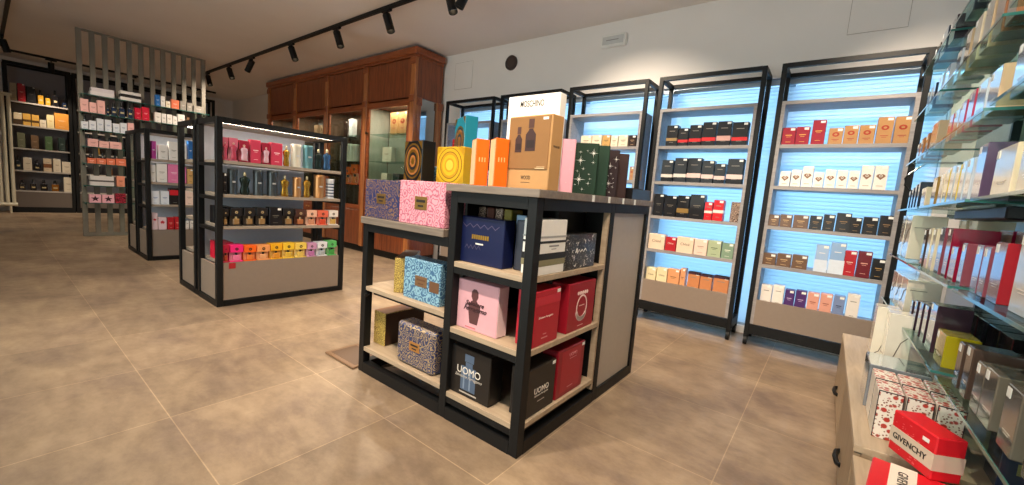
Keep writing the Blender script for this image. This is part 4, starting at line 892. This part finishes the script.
medallion(o, .10, 0, .095, .09, [M('6a4a10', .4, .3), M('d2a41c', .4, .2), M('6a4a10', .4, .3), M('c4901a', .4, .2), M('dcae20', .4, .2), M('c4901a', .4, .2), M('e8c040', .4, .2)], 1, (1, .96, .78, .74, .6, .4, .3, 0)); corners(o, .2, .1, .19, M('b98c14', .4, .3))
o = turned('gift_box', -1.735, 1.74, .19, .075, ZW+.30, .29, CB('1b7f96'), math.radians(-27), 'teal box with gold medallion, towering behind the orange boxes')
medallion(o, .075, 0, .15, .09, [GOLD, M('123c48', .4), M('b8763c', .35, .4)]); corners(o, .19, .075, .29, GOLD)
# top of the tall half
ZT = H+.03
def orange(cx, cy, lab):
    w, d = .058, .068
    o = turned('gift_box', cx, cy, w, d, ZT, .193, CB('ee6410'), math.radians(58), lab)
    nb(CB('f0c49a')).box(-w/2-.0009, -w/2, -d/2+.003, d/2-.003, .004, .189).build('side_print', o)
    b = nb(M('f8b070', .5))
    for x in (-.012, 0, .012): b.box(x-.002, x+.002, -d/2-.0008, -d/2, .10, .118)
    b.build('printed_lines', o)
orange(-1.203, 1.30, 'left one of the two bright orange boxes on the island top'); orange(-1.098, 1.30, 'right one of the two bright orange boxes, next to the kraft box')
# white presentation box and the kraft gift set in front of it
o = gift('gift_box', -1.185, -.918, 1.44, .05, ZT, .398, CB('f2efe9'), 'tall white box with dark lettering behind the kraft box')
text('MOSCHINO', INK, o, .122, -.004, -.0258, .362, tall=1.6, bold=.008)
KR = M('b0834f', .6, name='kraft_board'); KRD = M('b58a58', .6, name='kraft_board_side')
o = turned('gift_box', -.958, 1.345, .214, .072, ZT, .282, KRD, math.radians(-4), 'kraft brown box picturing two dark bottles on the island top')
q = nb(M('8a6236', .55)).box(-.104, .100, -.0395, -.0362, .078, .277, .001).build('printed_sleeve', o)
def bottle2d(x, z, w, h):
    b = nb(M('3a2220', .5)); b.poly([(x-w/2, z), (x+w/2, z), (x+w/2, z+h*.52), (x+w*.2, z+h*.66), (x+w*.2, z+h*.7), (x-w*.2, z+h*.7), (x-w*.2, z+h*.66), (x-w/2, z+h*.52)], -.0402, -.0395)
    b.mat(M('4d3028', .5)); b.box(x-w*.27, x+w*.27, -.0402, -.0395, z+h*.72, z+h)
    b.mat(M('241412', .5)); b.box(x-w*.38, x+w*.38, -.0406, -.0402, z+h*.1, z+h*.34)
    b.build('bottle_picture', q)
bottle2d(-.050, .142, .034, .098); bottle2d(.010, .146, .050, .122)
nb(TAG).box(.066, .090, -.0402, -.0395, .262, .271).build('price_tag', q)
b = nb(M('d8bd94', .5)); b.box(.042, .088, -.0402, -.0395, .079, .082); b.box(.05, .088, -.0402, -.0395, .085, .087); b.build('printed_lines', q)
text('WOOD', INK, o, .048, -.004, -.0366, .045, tall=1.5); nb(INK).box(-.027, .019, -.0366, -.036, .025, .0268).build('printed_lines', o)
text('WOOD', INK, o, .040, .1074, 0, .165, side='right', hmax=.02)
# the starry cartons along the right edge
def stars(o, w, d, h, pts, m=None):
    b = nb(m or M('f4f2ee', .4))
    for x, z, r in pts:
        p_ = []; r *= 1.2
        for i in range(16):
            a = i*PI/8; rr = r*(1 if i % 4 == 0 else (.45 if i % 4 == 2 else .12)); p_.append((x*w+rr*math.sin(a), z*h+rr*math.cos(a)))
        b.poly(p_, -d/2-.0008, -d/2)
    b.build('star_print', o)
PT = [(-.28, .82, .008), (.02, .85, .005), (-.25, .66, .02), (.28, .81, .018), (.3, .63, .008), (-.1, .5, .008), (-.35, .45, .006), (.16, .4, .006), (-.25, .29, .024), (.22, .31, .006), (.16, .22, .009), (-.08, .1, .008), (-.4, .18, .006)]
def starbox(px, py, w, d, h, c, lab, pts, m=None, ang=28):
    """px, py: the right front corner, near the edge of the top board"""
    a = math.radians(ang); cx = px-w/2*math.cos(a)-d/2*math.sin(a); cy = py-w/2*math.sin(a)+d/2*math.cos(a)
    o = turned('gift_box', cx, cy, w, d, ZT, h, CB(c), a, lab); stars(o, w, d, h, pts, m); return o
starbox(-.918, 1.60, .10, .07, .235, 'f8b8cc', 'pink carton with small white stars beside the kraft box', [(.3, .8, .006), (-.1, .7, .004), (.32, .45, .005), (-.2, .3, .005), (.2, .2, .006), (0, .5, .004)], M('f8d8e0', .4))
starbox(-.828, 1.645, .10, .07, .222, '16301f', 'dark green carton with large white stars on the island top', PT)
starbox(-.828, 1.755, .10, .07, .228, '1d3a2a', 'plain dark green carton behind the starry green one', [(.3, .25, .004), (-.1, .6, .003)], M('3c6450', .5))
starbox(-.828, 1.865, .095, .07, .222, '2c1a1e', 'dark brown carton with white stars near the end of the island', [(p[0]*.5+.2, p[1], p[2]*.8) for p in PT[2:]])
starbox(-.828, 1.98, .09, .07, .22, '3a2422', 'plain brown carton, last tall one at the end of the island', [(.1, .6, .003)], M('5c4038', .5))
o = giftx('gift_box', 2.06, 2.34, -.825, .09, ZT, .058, CB('1a191c'), 'low black box lying at the far end of the island top')
for i, y in enumerate((1.60, 1.76, 1.92, 2.07)):
    b = nb(TAG); b.box(X1+.0138, X1+.0148, y, y+.022, H+.001, H+.029); tag(b.build('shelf_label'), 'small white shelf label, %s along the island top edge' % ORD[i], 'shelf label', 'shelf labels on the island edge')

# wing shelves
o = turned('gift_box', -1.752, 1.385, .085, .30, .472, .176, GOLDSW, math.radians(43), 'gold printed long box beside the turquoise box on the middle wing shelf')
nb(M('6a4424', .45)).box(-.04, .04, -.145, .148, .176, .1768).build('top_print', o)
o = gift('gift_box', -1.603, -1.345, 1.245, .09, .472, .196, TEALSW, 'turquoise box with white scroll print on the middle wing shelf'); plaque(o, .09, .095, .085, .05, M('8a6a4c', .4, .4), M('6a4a34', .5))
nb(M('7a5840', .4, .3)).box(.06, .125, -.0462, -.045, .06, .11).build('gold_print', o)
o = gift('gift_box', -1.90, -1.80, 1.29, .27, .142, .182, GOLDSW, 'gold printed box with brown side on the bottom wing shelf')
b = nb(M('3b2418', .35)); b.box(.05, .0508, -.13, .13, .004, .178); b.build('side_print', o)
b = nb(M('8a5a34', .4)); b.box(-.049, .049, -.134, .134, .182, .1826); b.build('top_print', o)
o = gift('gift_box', -1.622, -1.348, 1.235, .10, .142, .205, BLUEGOLDSW, 'blue and gold scroll print box on the bottom wing shelf', 0, .012); plaque(o, .10, .105, .075, .045, M('c08a4c', .35, .5))

# tall half, upper shelf
ZA, ZB_, ZC_ = .706, .419, .126
NAVY = CB('0f1842')
o = gift('gift_box', -1.255, -1.0, 1.25, .07, ZA, .195, NAVY, 'navy blue box with gold chevrons on the upper shelf of the island')
b = nb(M('5a4f6c', .4, .4))
for k, (zz, n) in enumerate(((.165, 5),)):
    for i in range(n):
        x = -.08+i*.04; b.poly([(x-.02, zz), (x, zz-.016), (x+.02, zz), (x+.02, zz+.003), (x, zz-.012), (x-.02, zz+.003)], -.0358, -.035)
for i in range(4):
    x = -.07+i*.022; b.poly([(x-.011, .06), (x, .075), (x+.011, .06), (x+.011, .063), (x, .079), (x-.011, .063)], -.0358, -.035)
b.build('chevron_print', o)
b = nb(GOLD)
for i in range(8): b.box(-.045+i*.012, -.036+i*.012, -.0358, -.035, .104, .122)
b.build('gold_marking', o); nb(WHITEINK).box(-.022, .02, -.0358, -.035, .082, .088).build('printed_lines', o)
SLV = M('b8bcc4', .25, .7)
o = gift('gift_box', -.982, -.935, 1.30, .12, ZA, .20, M('3a3c48', .3, .3), 'slim dark box with silver edge beside the navy box')
nb(SLV).box(.0235, .0242, -.058, .058, .002, .198).build('silver_side', o)
for i, (x, m_, lab) in enumerate([(-1.235, BROWNPAT, 'brown scroll print carton, leftmost behind the navy box'), (-1.185, M('5c3428', .4), 'plain dark brown carton, second behind the navy box'), (-1.135, BROWNPAT, 'brown scroll print carton, third behind the navy box'), (-1.085, CB('7c7020'), 'olive yellow carton, fourth behind the navy box')]):
    gift('perfume_box', x-.021, x+.021, 1.37, .08, ZA, .235, m_, lab)
giftx('perfume_box', 1.385, 1.43, -1.0, .05, ZA, .215, CB('9fc0e0'), 'small pale blue carton at the back behind the navy box')
o = giftx('gift_box', 1.268, 1.455, -.84, .082, ZA, .215, CB('eeece8'), 'white box with black and olive stripes at the upper island corner')
for nm, z0, z1, c in (('black_stripe', .172-.048, .181-.048, '2a2a2e'), ('grey_stripe', .145, .152, 'a8a8a8'), ('black_stripe', .060, .085, '1e1e20'), ('olive_stripe', .036, .060, '8a8464')):
    nb(CB(c)).box(-.0945, .0945, -.0418, .0412, z0, z1).build(nm, o)
lines(o, .082, [(.005, .112, .07, .006), (.005, .10, .035, .003)], M('8c8a8c', .5))
o = giftx('gift_box', 1.462, 1.735, -.842, .08, ZA, .153, LACE, 'black box with pale floral line drawing on the upper island shelf')
b = nb(WHITEINK)
b.tube([(-.05, -.0405, .072), (-.04, -.0405, .092), (-.035, -.0405, .07), (-.02, -.0405, .086), (-.008, -.0405, .074), (.006, -.0405, .085), (.02, -.0405, .074), (.035, -.0405, .088), (.05, -.0405, .076)], .0016, 6); b.build('script_print', o)
b = nb(M('d8cfc4', .5)); rr = random.Random(3)
for k in range(34):
    x, z = rr.uniform(-.128, .128), rr.uniform(.01, .145)
    if abs(x) < .06 and .06 < z < .1: continue
    a = rr.uniform(0, 6.28); L = rr.uniform(.008, .02); pp = []
    for i in range(5): pp.append((x+L*i/4*math.cos(a+i*.35), -.0405, z+L*i/4*math.sin(a+i*.35)))
    b.tube(pp, .0009, 5)
b.build('floral_print', o)
# middle shelf
PK = CB('e0a9b4')
o = gift('gift_box', -1.232, -1.004, 1.25, .065, ZB_, .212, PK, 'pink gift box with dark figure shaped flacon print, middle island shelf')
nb(CB('efd7dc')).box(.114, .1148, -.03, .03, .003, .209).build('side_print', o)
b = nb(M('5a3436', .5)); b.poly([(-.014+q[0]*.036, .030+q[1]*.15) for q in [(-.6, 0), (.6, 0), (.85, .3), (.95, .55), (.5, .62), (.3, .68), (.55, .78), (.5, .93), (.2, 1), (-.2, 1), (-.5, .93), (-.55, .78), (-.3, .68), (-.5, .62), (-.95, .55), (-.85, .3)]], -.0334, -.0325); b.build('flacon_print', o)
text('Salvatore', M('3a1c22', .5), o, .105, -.012, -.0342, .118, shear=.4, bold=.02); text('Ferragamo', M('3a1c22', .5), o, .13, -.008, -.0342, .092, shear=.4, bold=.02)
lines(o, .065, [(-.03, .012, .06, .005)], PINKINK)
o = giftx('gift_box', 1.275, 1.457, -.842, .085, ZB_, .224, CB('b81f33'), 'red gift box with slanted script at the middle island corner')
text('Salvatore Ferragamo', M('efc8c4', .5), o, .105, -.01, -.0431, .115, shear=.35); lines(o, .085, [(-.01, .045, .025, .003), (-.01, .03, .045, .005)], M('d88c90', .5)); add_tag(o, .182, .085, .224, .9)
nb(CB('c92c40')).box(-.09, .09, -.0434, -.0425, .165, .20).build('upper_print', o)
o = giftx('gift_box', 1.53, 1.777, -.842, .09, ZB_, .222, CB('a01a2c'), 'red gift box with white ring shaped flacon print on the middle shelf')
b = nb(M('f0d4d0', .5)); b.ring(0, .105, .05, .058, -.0459, -.045, 30, .85)
for i in range(10):
    a = 3.6+i*.22; b.ring(.048*math.cos(a), .105+.056*math.sin(a), .003, .011, -.0461, -.045, 8)
for i in range(5): b.ring(-.04+.02*i, .172, .001, .009, -.0461, -.045, 8)
b.build('flacon_print', o); lines(o, .09, [(0, .113, .05, .004), (0, .02, .05, .003)], M('e8b8b4', .5))
# bottom shelf
o = gift('gift_box', -1.245, -1.008, 1.238, .085, ZC_, .212, CB('1e1a18'), 'dark brown gift box with blue flacon print, left on the bottom shelf')
b = nb(M('5a6f8c', .35, .3)); b.box(-.045, .040, -.0434, -.0425, .03, .135); b.box(-.02, .02, -.0434, -.0425, .135, .155); b.box(-.026, .026, -.0434, -.0425, .157, .19)
b.mat(M('8ba0bc', .3, .3)); b.box(-.030, -.022, -.0438, -.0434, .035, .13); b.box(.004, .012, -.0438, -.0434, .035, .13); b.build('flacon_print', o)
text('UOMO', WHITEINK, o, .135, 0, -.0442, .116, hmax=.04); text('Salvatore Ferragamo', M('c8c0b8', .5), o, .155, 0, -.0442, .088, shear=.4); lines(o, .085, [(0, .018, .10, .006)], M('b0a8a0', .5))
o = giftx('gift_box', 1.276, 1.478, -.845, .085, ZC_, .202, CB('1f1b19'), 'black gift box with pale lettering at the bottom island corner')
text('UOMO', WHITEINK, o, .105, .0, -.0431, .10, hmax=.03, bold=.01); text('Salvatore Ferragamo', M('c8c0b8', .5), o, .10, 0, -.0431, .078, shear=.4); lines(o, .085, [(0, .052, .05, .003)], M('b0a8a0', .5)); add_tag(o, .202, .085, .202, .9)
o = giftx('gift_box', 1.495, 1.732, -.845, .085, ZC_, .222, CB('8f1626'), 'dark red gift box with faint lettering on the bottom island shelf')
q = nb(CB('a8202f')).box(-.085, .085, -.0434, -.0425, .02, .21).build('printed_sleeve', o)
text('UOMO', M('d0808a', .5), o, .07, .01, -.044, .185, hmax=.016); lines(o, .088, [(0.01, .168, .06, .003), (0, .035, .05, .003)], M('d0808a', .5)); add_tag(o, .237, .088, .222, .9)

# brown mat under the wing
o = nb(M('7d6048', .35, 0, .2)).box(-2.225, -1.93, 1.19, 1.40, 0, .012, .003).build('floor_mat'); tag(o, 'brown flat mat on the floor left of the island', 'floor mat')
nb(M('5d4634', .5)).box(-2.20, -1.95, 1.215, 1.375, .012, .0126).build('inlay', o)

# ---------------------------------------------------------------- right wall: base cabinets
CP = wood('counter_front', '8c785f', 'a38d73', 'Z', 1.2, .5, .05); CT = wood('counter_top', 'a08e78', 'b9a78e', 'Y', 1.2, .45, .1)
def counter(y0, y1, z, lab):
    o = thing('base_cabinet', lab, 'cabinet', (0, 0, 0), 0, 'base cabinets along the right wall')
    nb(CP).box(.16, XR-.005, y0, y1, .0, z-.022).build('body', o)
    nb(CT).box(.140, XR-.005, y0, y1, z-.022, z, .0015).build('top_board', o)
    n = 2; w = (y1-y0)/n
    for i in range(n):
        d = nb(CP).box(.142, .16, y0+i*w+.004, y0+(i+1)*w-.004, .05, z-.026, .002).build('drawer_front', o)
        yc = y0+(i+.5)*w
        h = nb(BLACK); h.tube([(.142, yc-.06, z-.23), (.132, yc-.05, z-.23), (.127, yc, z-.23), (.132, yc+.05, z-.23), (.142, yc+.06, z-.23)], .009); h.build('handle', d, smooth=True)
    return o
counter(1.555, 3.08, .35, 'long pale wood base cabinet along the right wall, far section'); counter(.25, 1.545, .322, 'pale wood base cabinet along the right wall, near lower section')

# ---------------------------------------------------------------- glass wall shelves
RU = [(2.42, 3.07), (1.64, 2.385), (.62, 1.585)]; RZ = [.602, .847, 1.087, 1.328, 1.565, 1.80]
XS = .28
for ui, (y0, y1) in enumerate(RU):
    for zi, z in enumerate(RZ):
        o = nb(GLASSG).box(XS, XR-.003, y0, y1, z-.008, z-.0003).build('glass_shelf')
        tag(o, 'green edged glass shelf, %s from the bottom, in the %s rack of the right wall' % (ORD[zi], ['far', 'middle', 'near'][ui]), 'glass shelf', 'glass shelves on the right wall')
        e = nb(EDGE); e.box(XS-.002, XS, y0, y1, z-.008, z); e.box(XS, XR-.003, y0-.002, y0, z-.008, z); e.build('polished_edge', o)
        for y in (y0+.06, y1-.06):
            c = nb(CHROME); c.box(XR-.2, XR-.003, y-.004, y+.004, z-.03, z-.009); c.build('bracket', o)
for i, y in enumerate((3.085, 2.402, 1.612)):
    b = nb(M('23262e', .4, .3)); b.box(XR-.03, XR, y-.014, y+.014, .36, 2.35); o = b.build('shelf_upright')
    b = nb(M('4a4e58', .4, .4))
    for k in range(20): b.box(XR-.0308, XR-.03, y-.004, y+.004, .45+k*.09, .48+k*.09)
    b.build('slots', o)
    tag(o, 'dark slotted wall upright, %s from the window, behind the glass shelves' % ORD[i], 'shelf upright', 'uprights on the right wall')
def rk(y1, y0, h, d, key, z, pos, x=.305, group='boxes on the glass shelves', z_=None):
    w = y1-y0; o = RL[key][1](w, d, h); o.location = (x+d/2, (y0+y1)/2, z); o.rotation_euler[2] = -PI/2
    tag(o, '%s, %s' % (RL[key][0], pos), 'perfume box', group); return o
def mk_line(c):
    def f(w, d, h):
        o = carton_body('perfume_box', w, d, h, M(c, .25, 0, .9)); b = nb(M('5a4c40', .5))
        b.tube([(-w*.4, -d/2-.0004, h*.30), (-w*.15, -d/2-.0004, h*.36), (w*.1, -d/2-.0004, h*.62), (w*.4, -d/2-.0004, h*.72)], .0016, 5)
        b.tube([(w/2+.0004, -d*.4, h*.72), (w/2+.0004, d*.1, h*.73)], .0014, 5); b.build('line_print', o); return o
    return f
def mk_gloss(c, front=None, tagged=True, metal=0.):
    def f(w, d, h):
        o = carton_body('perfume_box', w, d, h, M(c, .22, metal, .9))
        if front: nb(M(front, .14, .55, .9)).box(-w*.48, w*.48, -d/2-.0006, -d/2, h*.01, h*.99).build('front_sheen_tint', o)  # lighter front tint paints the window's sheen onto the aisle face
        b = nb(M('d8d0c4', .4)); b.box(-w*.25, w*.25, -d/2-.0011, -d/2, h*.3, h*.31); b.box(-w*.18, w*.18, -d/2-.0011, -d/2, h*.26, h*.267); b.build('printed_lines', o)
        if tagged:
            tw = min(.02, w*.4); nb(TAG).box(-w/2+.004, -w/2+.004+tw, -d/2-.0013, -d/2, h-.024, h-.005).build('price_tag', o)
        return o
    return f
RL = {'white': ('white carton with curved line print', mk_line('ece4d4')), 'cream': ('cream glossy carton', mk_gloss('e8dcc0')), 'crim': ('crimson carton', mk_gloss('8c1434', 'b8707c')), 'crimb': ('large crimson carton', mk_gloss('8c1434', None, False)),
      'mauve': ('mauve silvery carton', mk_gloss('8c4a58', '9a98b8')), 'dark': ('dark violet carton', mk_gloss('3a2834', '6c7090')), 'black': ('black cube carton', mk_gloss('1c1b1c', None, False)),
      'yellow': ('yellow olive carton', mk_gloss('a89a1c', 'c8b84c')), 'grey': ('silver grey carton', mk_gloss('6c645a', '8f877c')), 'brown': ('dark brown carton', mk_gloss('4a3a34', '6c5c54')),
      'red': ('red carton', mk_gloss('a82430', 'a898b4')), 'ringwhite': ('large white carton with ring print', mk_gloss('e8e4de')), 'blue': ('thin blue and black carton', mk_gloss('2c3444', '8aa8cc')), 'gold': ('dull gold carton', mk_gloss('a08040', 'c0b090')),
      'pale': ('pale blue white carton', mk_gloss('c8d4e0', 'dce8f4')), 'lemon': ('lemon yellow carton', mk_gloss('e0c860', 'ecd890')), 'violet': ('mottled violet carton', mk_gloss('5c4a68', '8c8cb0')), 'tan': ('tan orange carton', mk_gloss('b07848', 'c89870')),
      'pink': ('pink red carton', mk_gloss('c84860', 'e8a8b8')), 'beige': ('beige tall carton', mk_gloss('c8b090', 'd8c8b0')), 'woodb': ('brown tan carton', mk_gloss('96694c', 'b88c70'))}
def rack_row(zi, seq, name):
    z = RZ[zi]
    for i, q in enumerate(seq):
        y1, y0, h, d, key = q[:5]; x = q[5] if len(q) > 5 else .305
        rk(y1, y0, h, d, key, z, '%s from the window on the %s glass shelf' % (ORD[i], name), x)
rack_row(0, [(3.03, 2.86, .16, .11, 'white'), (2.85, 2.69, .16, .11, 'white'), (2.68, 2.52, .165, .11, 'white'), (2.34, 2.30, .10, .10, 'dark'), (2.25, 2.20, .115, .10, 'dark'), (2.15, 2.09, .125, .10, 'dark'), (2.05, 1.99, .13, .10, 'dark'), (1.95, 1.86, .155, .08, 'dark'), (1.80, 1.69, .095, .07, 'yellow'),
              (1.545, 1.50, .115, .09, 'brown'), (1.47, 1.42, .125, .09, 'brown'), (1.375, 1.315, .11, .10, 'grey'), (1.31, 1.235, .115, .10, 'grey'), (1.18, 1.105, .12, .10, 'grey'), (1.05, .98, .11, .10, 'brown')], 'lowest')
for i in range(6):
    y = 2.2-.11*i
    if y-.095 < 1.64: break
    rk(y, y-.10, .125, .10, 'black', RZ[0], '%s from the window in the back rank of the lowest glass shelf' % ORD[i], .42)
for i in range(4):
    y = 1.56-.12*i
    rk(y, y-.11, .14, .10, 'black', RZ[0], '%s from the near end, back rank of the lowest glass shelf' % ORD[i], .42)
rack_row(1, [(3.05, 2.93, .21, .12, 'white'), (2.91, 2.73, .21, .12, 'white'), (2.34, 2.29, .15, .10, 'brown'), (2.25, 2.19, .155, .08, 'cream'), (2.16, 2.10, .155, .08, 'cream'), (2.04, 1.97, .16, .08, 'mauve'), (1.92, 1.86, .16, .10, 'crim'), (1.83, 1.755, .105, .06, 'crim'), (1.71, 1.665, .12, .08, 'mauve'),
              (1.565, 1.51, .122, .07, 'mauve'), (1.50, 1.45, .12, .07, 'mauve'), (1.42, 1.345, .135, .07, 'red'), (1.27, 1.16, .16, .09, 'ringwhite'), (1.12, 1.0, .16, .09, 'ringwhite')], 'second lowest')
for i, y in enumerate((2.72, 2.55)): rk(y, y-.12, .20, .1, 'cream', RZ[1], '%s in the back rank behind the white cartons on the second shelf' % ORD[i], .46)
for i, y in enumerate((2.05, 1.89)): rk(y, y-.13, .165, .1, 'crimb', RZ[1], '%s from the window in the back rank of the second glass shelf' % ORD[i], .44)
for i, y in enumerate((1.57, 1.43)): rk(y, y-.13, .165, .1, 'crimb', RZ[1], '%s from the near end, back rank of the second glass shelf' % ORD[i], .44)
rack_row(2, [(2.99, 2.95, .10, .06, 'blue'), (2.90, 2.86, .11, .06, 'blue'), (2.81, 2.77, .12, .06, 'blue'), (2.72, 2.68, .125, .06, 'blue'), (2.60, 2.50, .09, .07, 'cream'), (2.36, 2.28, .115, .08, 'gold'), (2.23, 2.16, .12, .07, 'cream'), (2.14, 2.08, .125, .07, 'lemon'), (2.06, 2.0, .13, .07, 'pale'), (1.98, 1.93, .125, .07, 'lemon'), (1.91, 1.86, .13, .07, 'pale'), (1.84, 1.78, .13, .07, 'pale'),
              (1.74, 1.66, .155, .10, 'violet'), (1.56, 1.42, .12, .09, 'cream'), (1.38, 1.26, .13, .09, 'cream')], 'third lowest')
rack_row(3, [(3.0, 2.93, .10, .07, 'tan'), (2.90, 2.83, .11, .07, 'tan'), (2.76, 2.70, .11, .07, 'woodb'), (2.64, 2.5, .13, .08, 'beige'), (2.28, 2.21, .10, .07, 'pink'), (2.19, 2.12, .10, .07, 'pale'), (2.10, 2.03, .11, .07, 'pink'), (2.0, 1.93, .12, .07, 'pink'), (1.90, 1.80, .12, .08, 'pale'), (1.77, 1.67, .12, .08, 'beige'), (1.56, 1.43, .13, .08, 'pale'), (1.38, 1.27, .12, .08, 'tan')], 'fourth lowest')
rack_row(4, [(2.98, 2.90, .12, .07, 'pale'), (2.86, 2.78, .12, .07, 'blue'), (2.70, 2.62, .12, .07, 'pale'), (2.56, 2.48, .12, .07, 'pale'), (2.36, 2.29, .12, .07, 'pale'), (2.24, 2.17, .15, .08, 'beige'), (2.13, 2.04, .155, .09, 'cream'), (2.0, 1.91, .16, .09, 'beige'), (1.87, 1.78, .16, .09, 'woodb'), (1.75, 1.66, .16, .09, 'woodb'), (1.56, 1.46, .14, .09, 'tan'), (1.42, 1.32, .14, .09, 'woodb')], 'fifth lowest')
rack_row(5, [(3.0, 2.88, .10, .10, 'brown'), (2.84, 2.72, .12, .10, 'blue'), (2.66, 2.54, .10, .10, 'dark'), (2.36, 2.24, .12, .10, 'blue'), (2.18, 2.06, .10, .10, 'dark'), (1.98, 1.86, .12, .10, 'brown')], 'topmost')
# cable loop at the far end of the rack
b = nb(CHROME); b.cyl((.30, 3.11, 1.285), (.36, 3.11, 1.345), .005, n=10); o = b.build('support_rod', smooth=True)
b = nb(BLACK); b.tube([(.30, 3.11, 1.285), (.288, 3.11, 1.26), (.292, 3.11, 1.225), (.31, 3.11, 1.20), (.34, 3.115, 1.19)], .005); b.build('black_cable', o, smooth=True)
b = nb(CHROME); b.box(.355, XR, 3.104, 3.116, 1.34, 1.352); b.build('wall_arm', o)
tag(o, 'short chrome rod with a black cable loop at the far end of the glass shelves', 'fitting')
b = nb(M('16171a', .4)); b.box(.36, .44, 1.66, 2.24, 1.04, 1.075, .004); o = b.build('rail_bar'); 
b = nb(CHROME); b.cyl((.40, 2.10, 1.075), (.40, 2.10, 1.0786), .008); b.cyl((.40, 1.8, 1.075), (.40, 1.8, 1.0786), .008); b.build('screw', o)
tag(o, 'black flat bar fixed under the third glass shelf on the right wall', 'rail')

# ---------------------------------------------------------------- on the base cabinets
def stand(name, x, y, w, d, h, z, m, rz, lab, cat='perfume box', group='boxes on the base cabinets', bev=.002):
    o = nb(m).box(-w/2, w/2, -d/2, d/2, 0, h, bev).build(name, None, (x, y, z), rz); return tag(o, lab, cat, group)
for i, (x, y) in enumerate(((.245, 2.40), (.275, 2.28))):
    o = mk_line('ece6d6')(.075, .10, .30); o.location = (x, y, .35); o.rotation_euler[2] = 0
    tag(o, 'tall white carton on the counter, %s' % ('farther of the two' if i == 0 else 'nearer of the two'), 'perfume box', 'boxes on the base cabinets')
o = stand('gift_box', .255, 2.005, .16, .18, .155, .35, M('9aa4ae', .12, .6, .8), 0, 'flat topped silvery blue box behind the flower printed cartons')
nb(M('c8d4de', .06, .8, 1.)).box(-.078, .078, -.088, .088, .155, .157).build('shiny_lid', o)
FL = CB('e8e0d4')
k = 0
for iy, y in enumerate((1.715, 1.84)):
    for ix, x in enumerate((.212, .276, .340)):
        o = nb(FLOWER).box(-.029, .029, -.058, .058, 0, .15, .002).build('perfume_box', None, (x, y, .35))
        b = nb(M('2c2024', .5))
        for sx in (-1, 1): b.box(sx*.0282-.0012, sx*.0282+.0012, -.0586, -.0574, .003, .149)
        b.box(-.029, .029, -.0586, -.0574, .1475, .1506); b.build('dark_edging', o)
        b = nb(FL); b.box(-.0297, -.029, -.055, .055, .004, .146); b.build('side_print', o)
        tag(o, 'white carton with red flowers, %s in the %s row on the counter' % (['left', 'middle', 'right'][ix], ['front', 'back'][iy]), 'perfume box', 'flower printed cartons on the counter')
RED = CB('d8202c')
def giv(x, y, z, w, d, h, rz, lab, lying=False):
    o = nb(RED).box(-w/2, w/2, -d/2, d/2, 0, h, .003).build('gift_box', None, (x, y, z), rz); tag(o, lab, 'gift box', 'red boxes on the near base cabinet')
    return o
GB_ = CB('d8c8b4')
ang = -math.radians(61.5)
o = giv(.268, 1.475, .387, .140, .066, .112, ang, 'red box with beige lettered band, standing tilted on the lower red box')
q = nb(GB_).box(-.0705, .0705, -.034, .0337, .026, .068).build('beige_band', o)
text('GIVENCHY', INK, q, .118, -.003, -.0346, .047, hmax=.016, bold=.01)
nb(TAG).box(.03, .05, -.0338, -.033, .084, .094, .0003).build('price_tag', o)
b = nb(M('e86c70', .5)); rr = random.Random(5)
for kx in range(26):
    x, z = rr.uniform(-.065, .02), rr.choice((rr.uniform(.07, .105), rr.uniform(.004, .025))); b.box(x, x+rr.uniform(.002, .008), -.0334, -.033, z, z+.0015)
b.build('lace_print', o)
o = giv(.265, 1.315, .322, .22, .20, .065, math.radians(-8), 'red box with a white lettered band, lying on the near cabinet')
q = nb(CB('ece4d8')).box(-.075, -.025, -.1005, .1005, -.0006+.002, .0656).build('white_band', o)
tx = text('GIVENCHY', INK, q, .13, -.05, .0, .0662, hmax=.022); tx.rotation_euler = (-PI/2, PI/2*0, 0)
tx.rotation_euler = (-PI/2, 0, -PI/2)
b = nb(M('e8585c', .5))
for kx in range(30):
    x, y = rr.uniform(-.01, .10), rr.uniform(-.09, .09); b.box(x, x+rr.uniform(.003, .01), y, y+.002, .065, .0655)
b.build('lace_print', o)
o = stand('gift_box', .46, 1.33, .05, .22, .14, .322, CB('a81c34'), 0, 'dark red box standing under the glass shelf beside the red boxes')
nb(CB('f0e8e0')).box(-.0258, -.025, -.04, .04, .02, .07).build('white_print', o)
nb(TAG).box(-.0258, -.025, -.07, -.05, .11, .125).build('price_tag', o)
o = stand('gift_box', .47, 1.62, .10, .10, .13, .35, M('2c3a58', .2, .1, .8), 0, 'dark blue glossy box behind the flower printed cartons')
nb(M('c8b878', .3, .6)).box(-.02, .02, -.051, -.05, .05, .08).build('emblem', o)
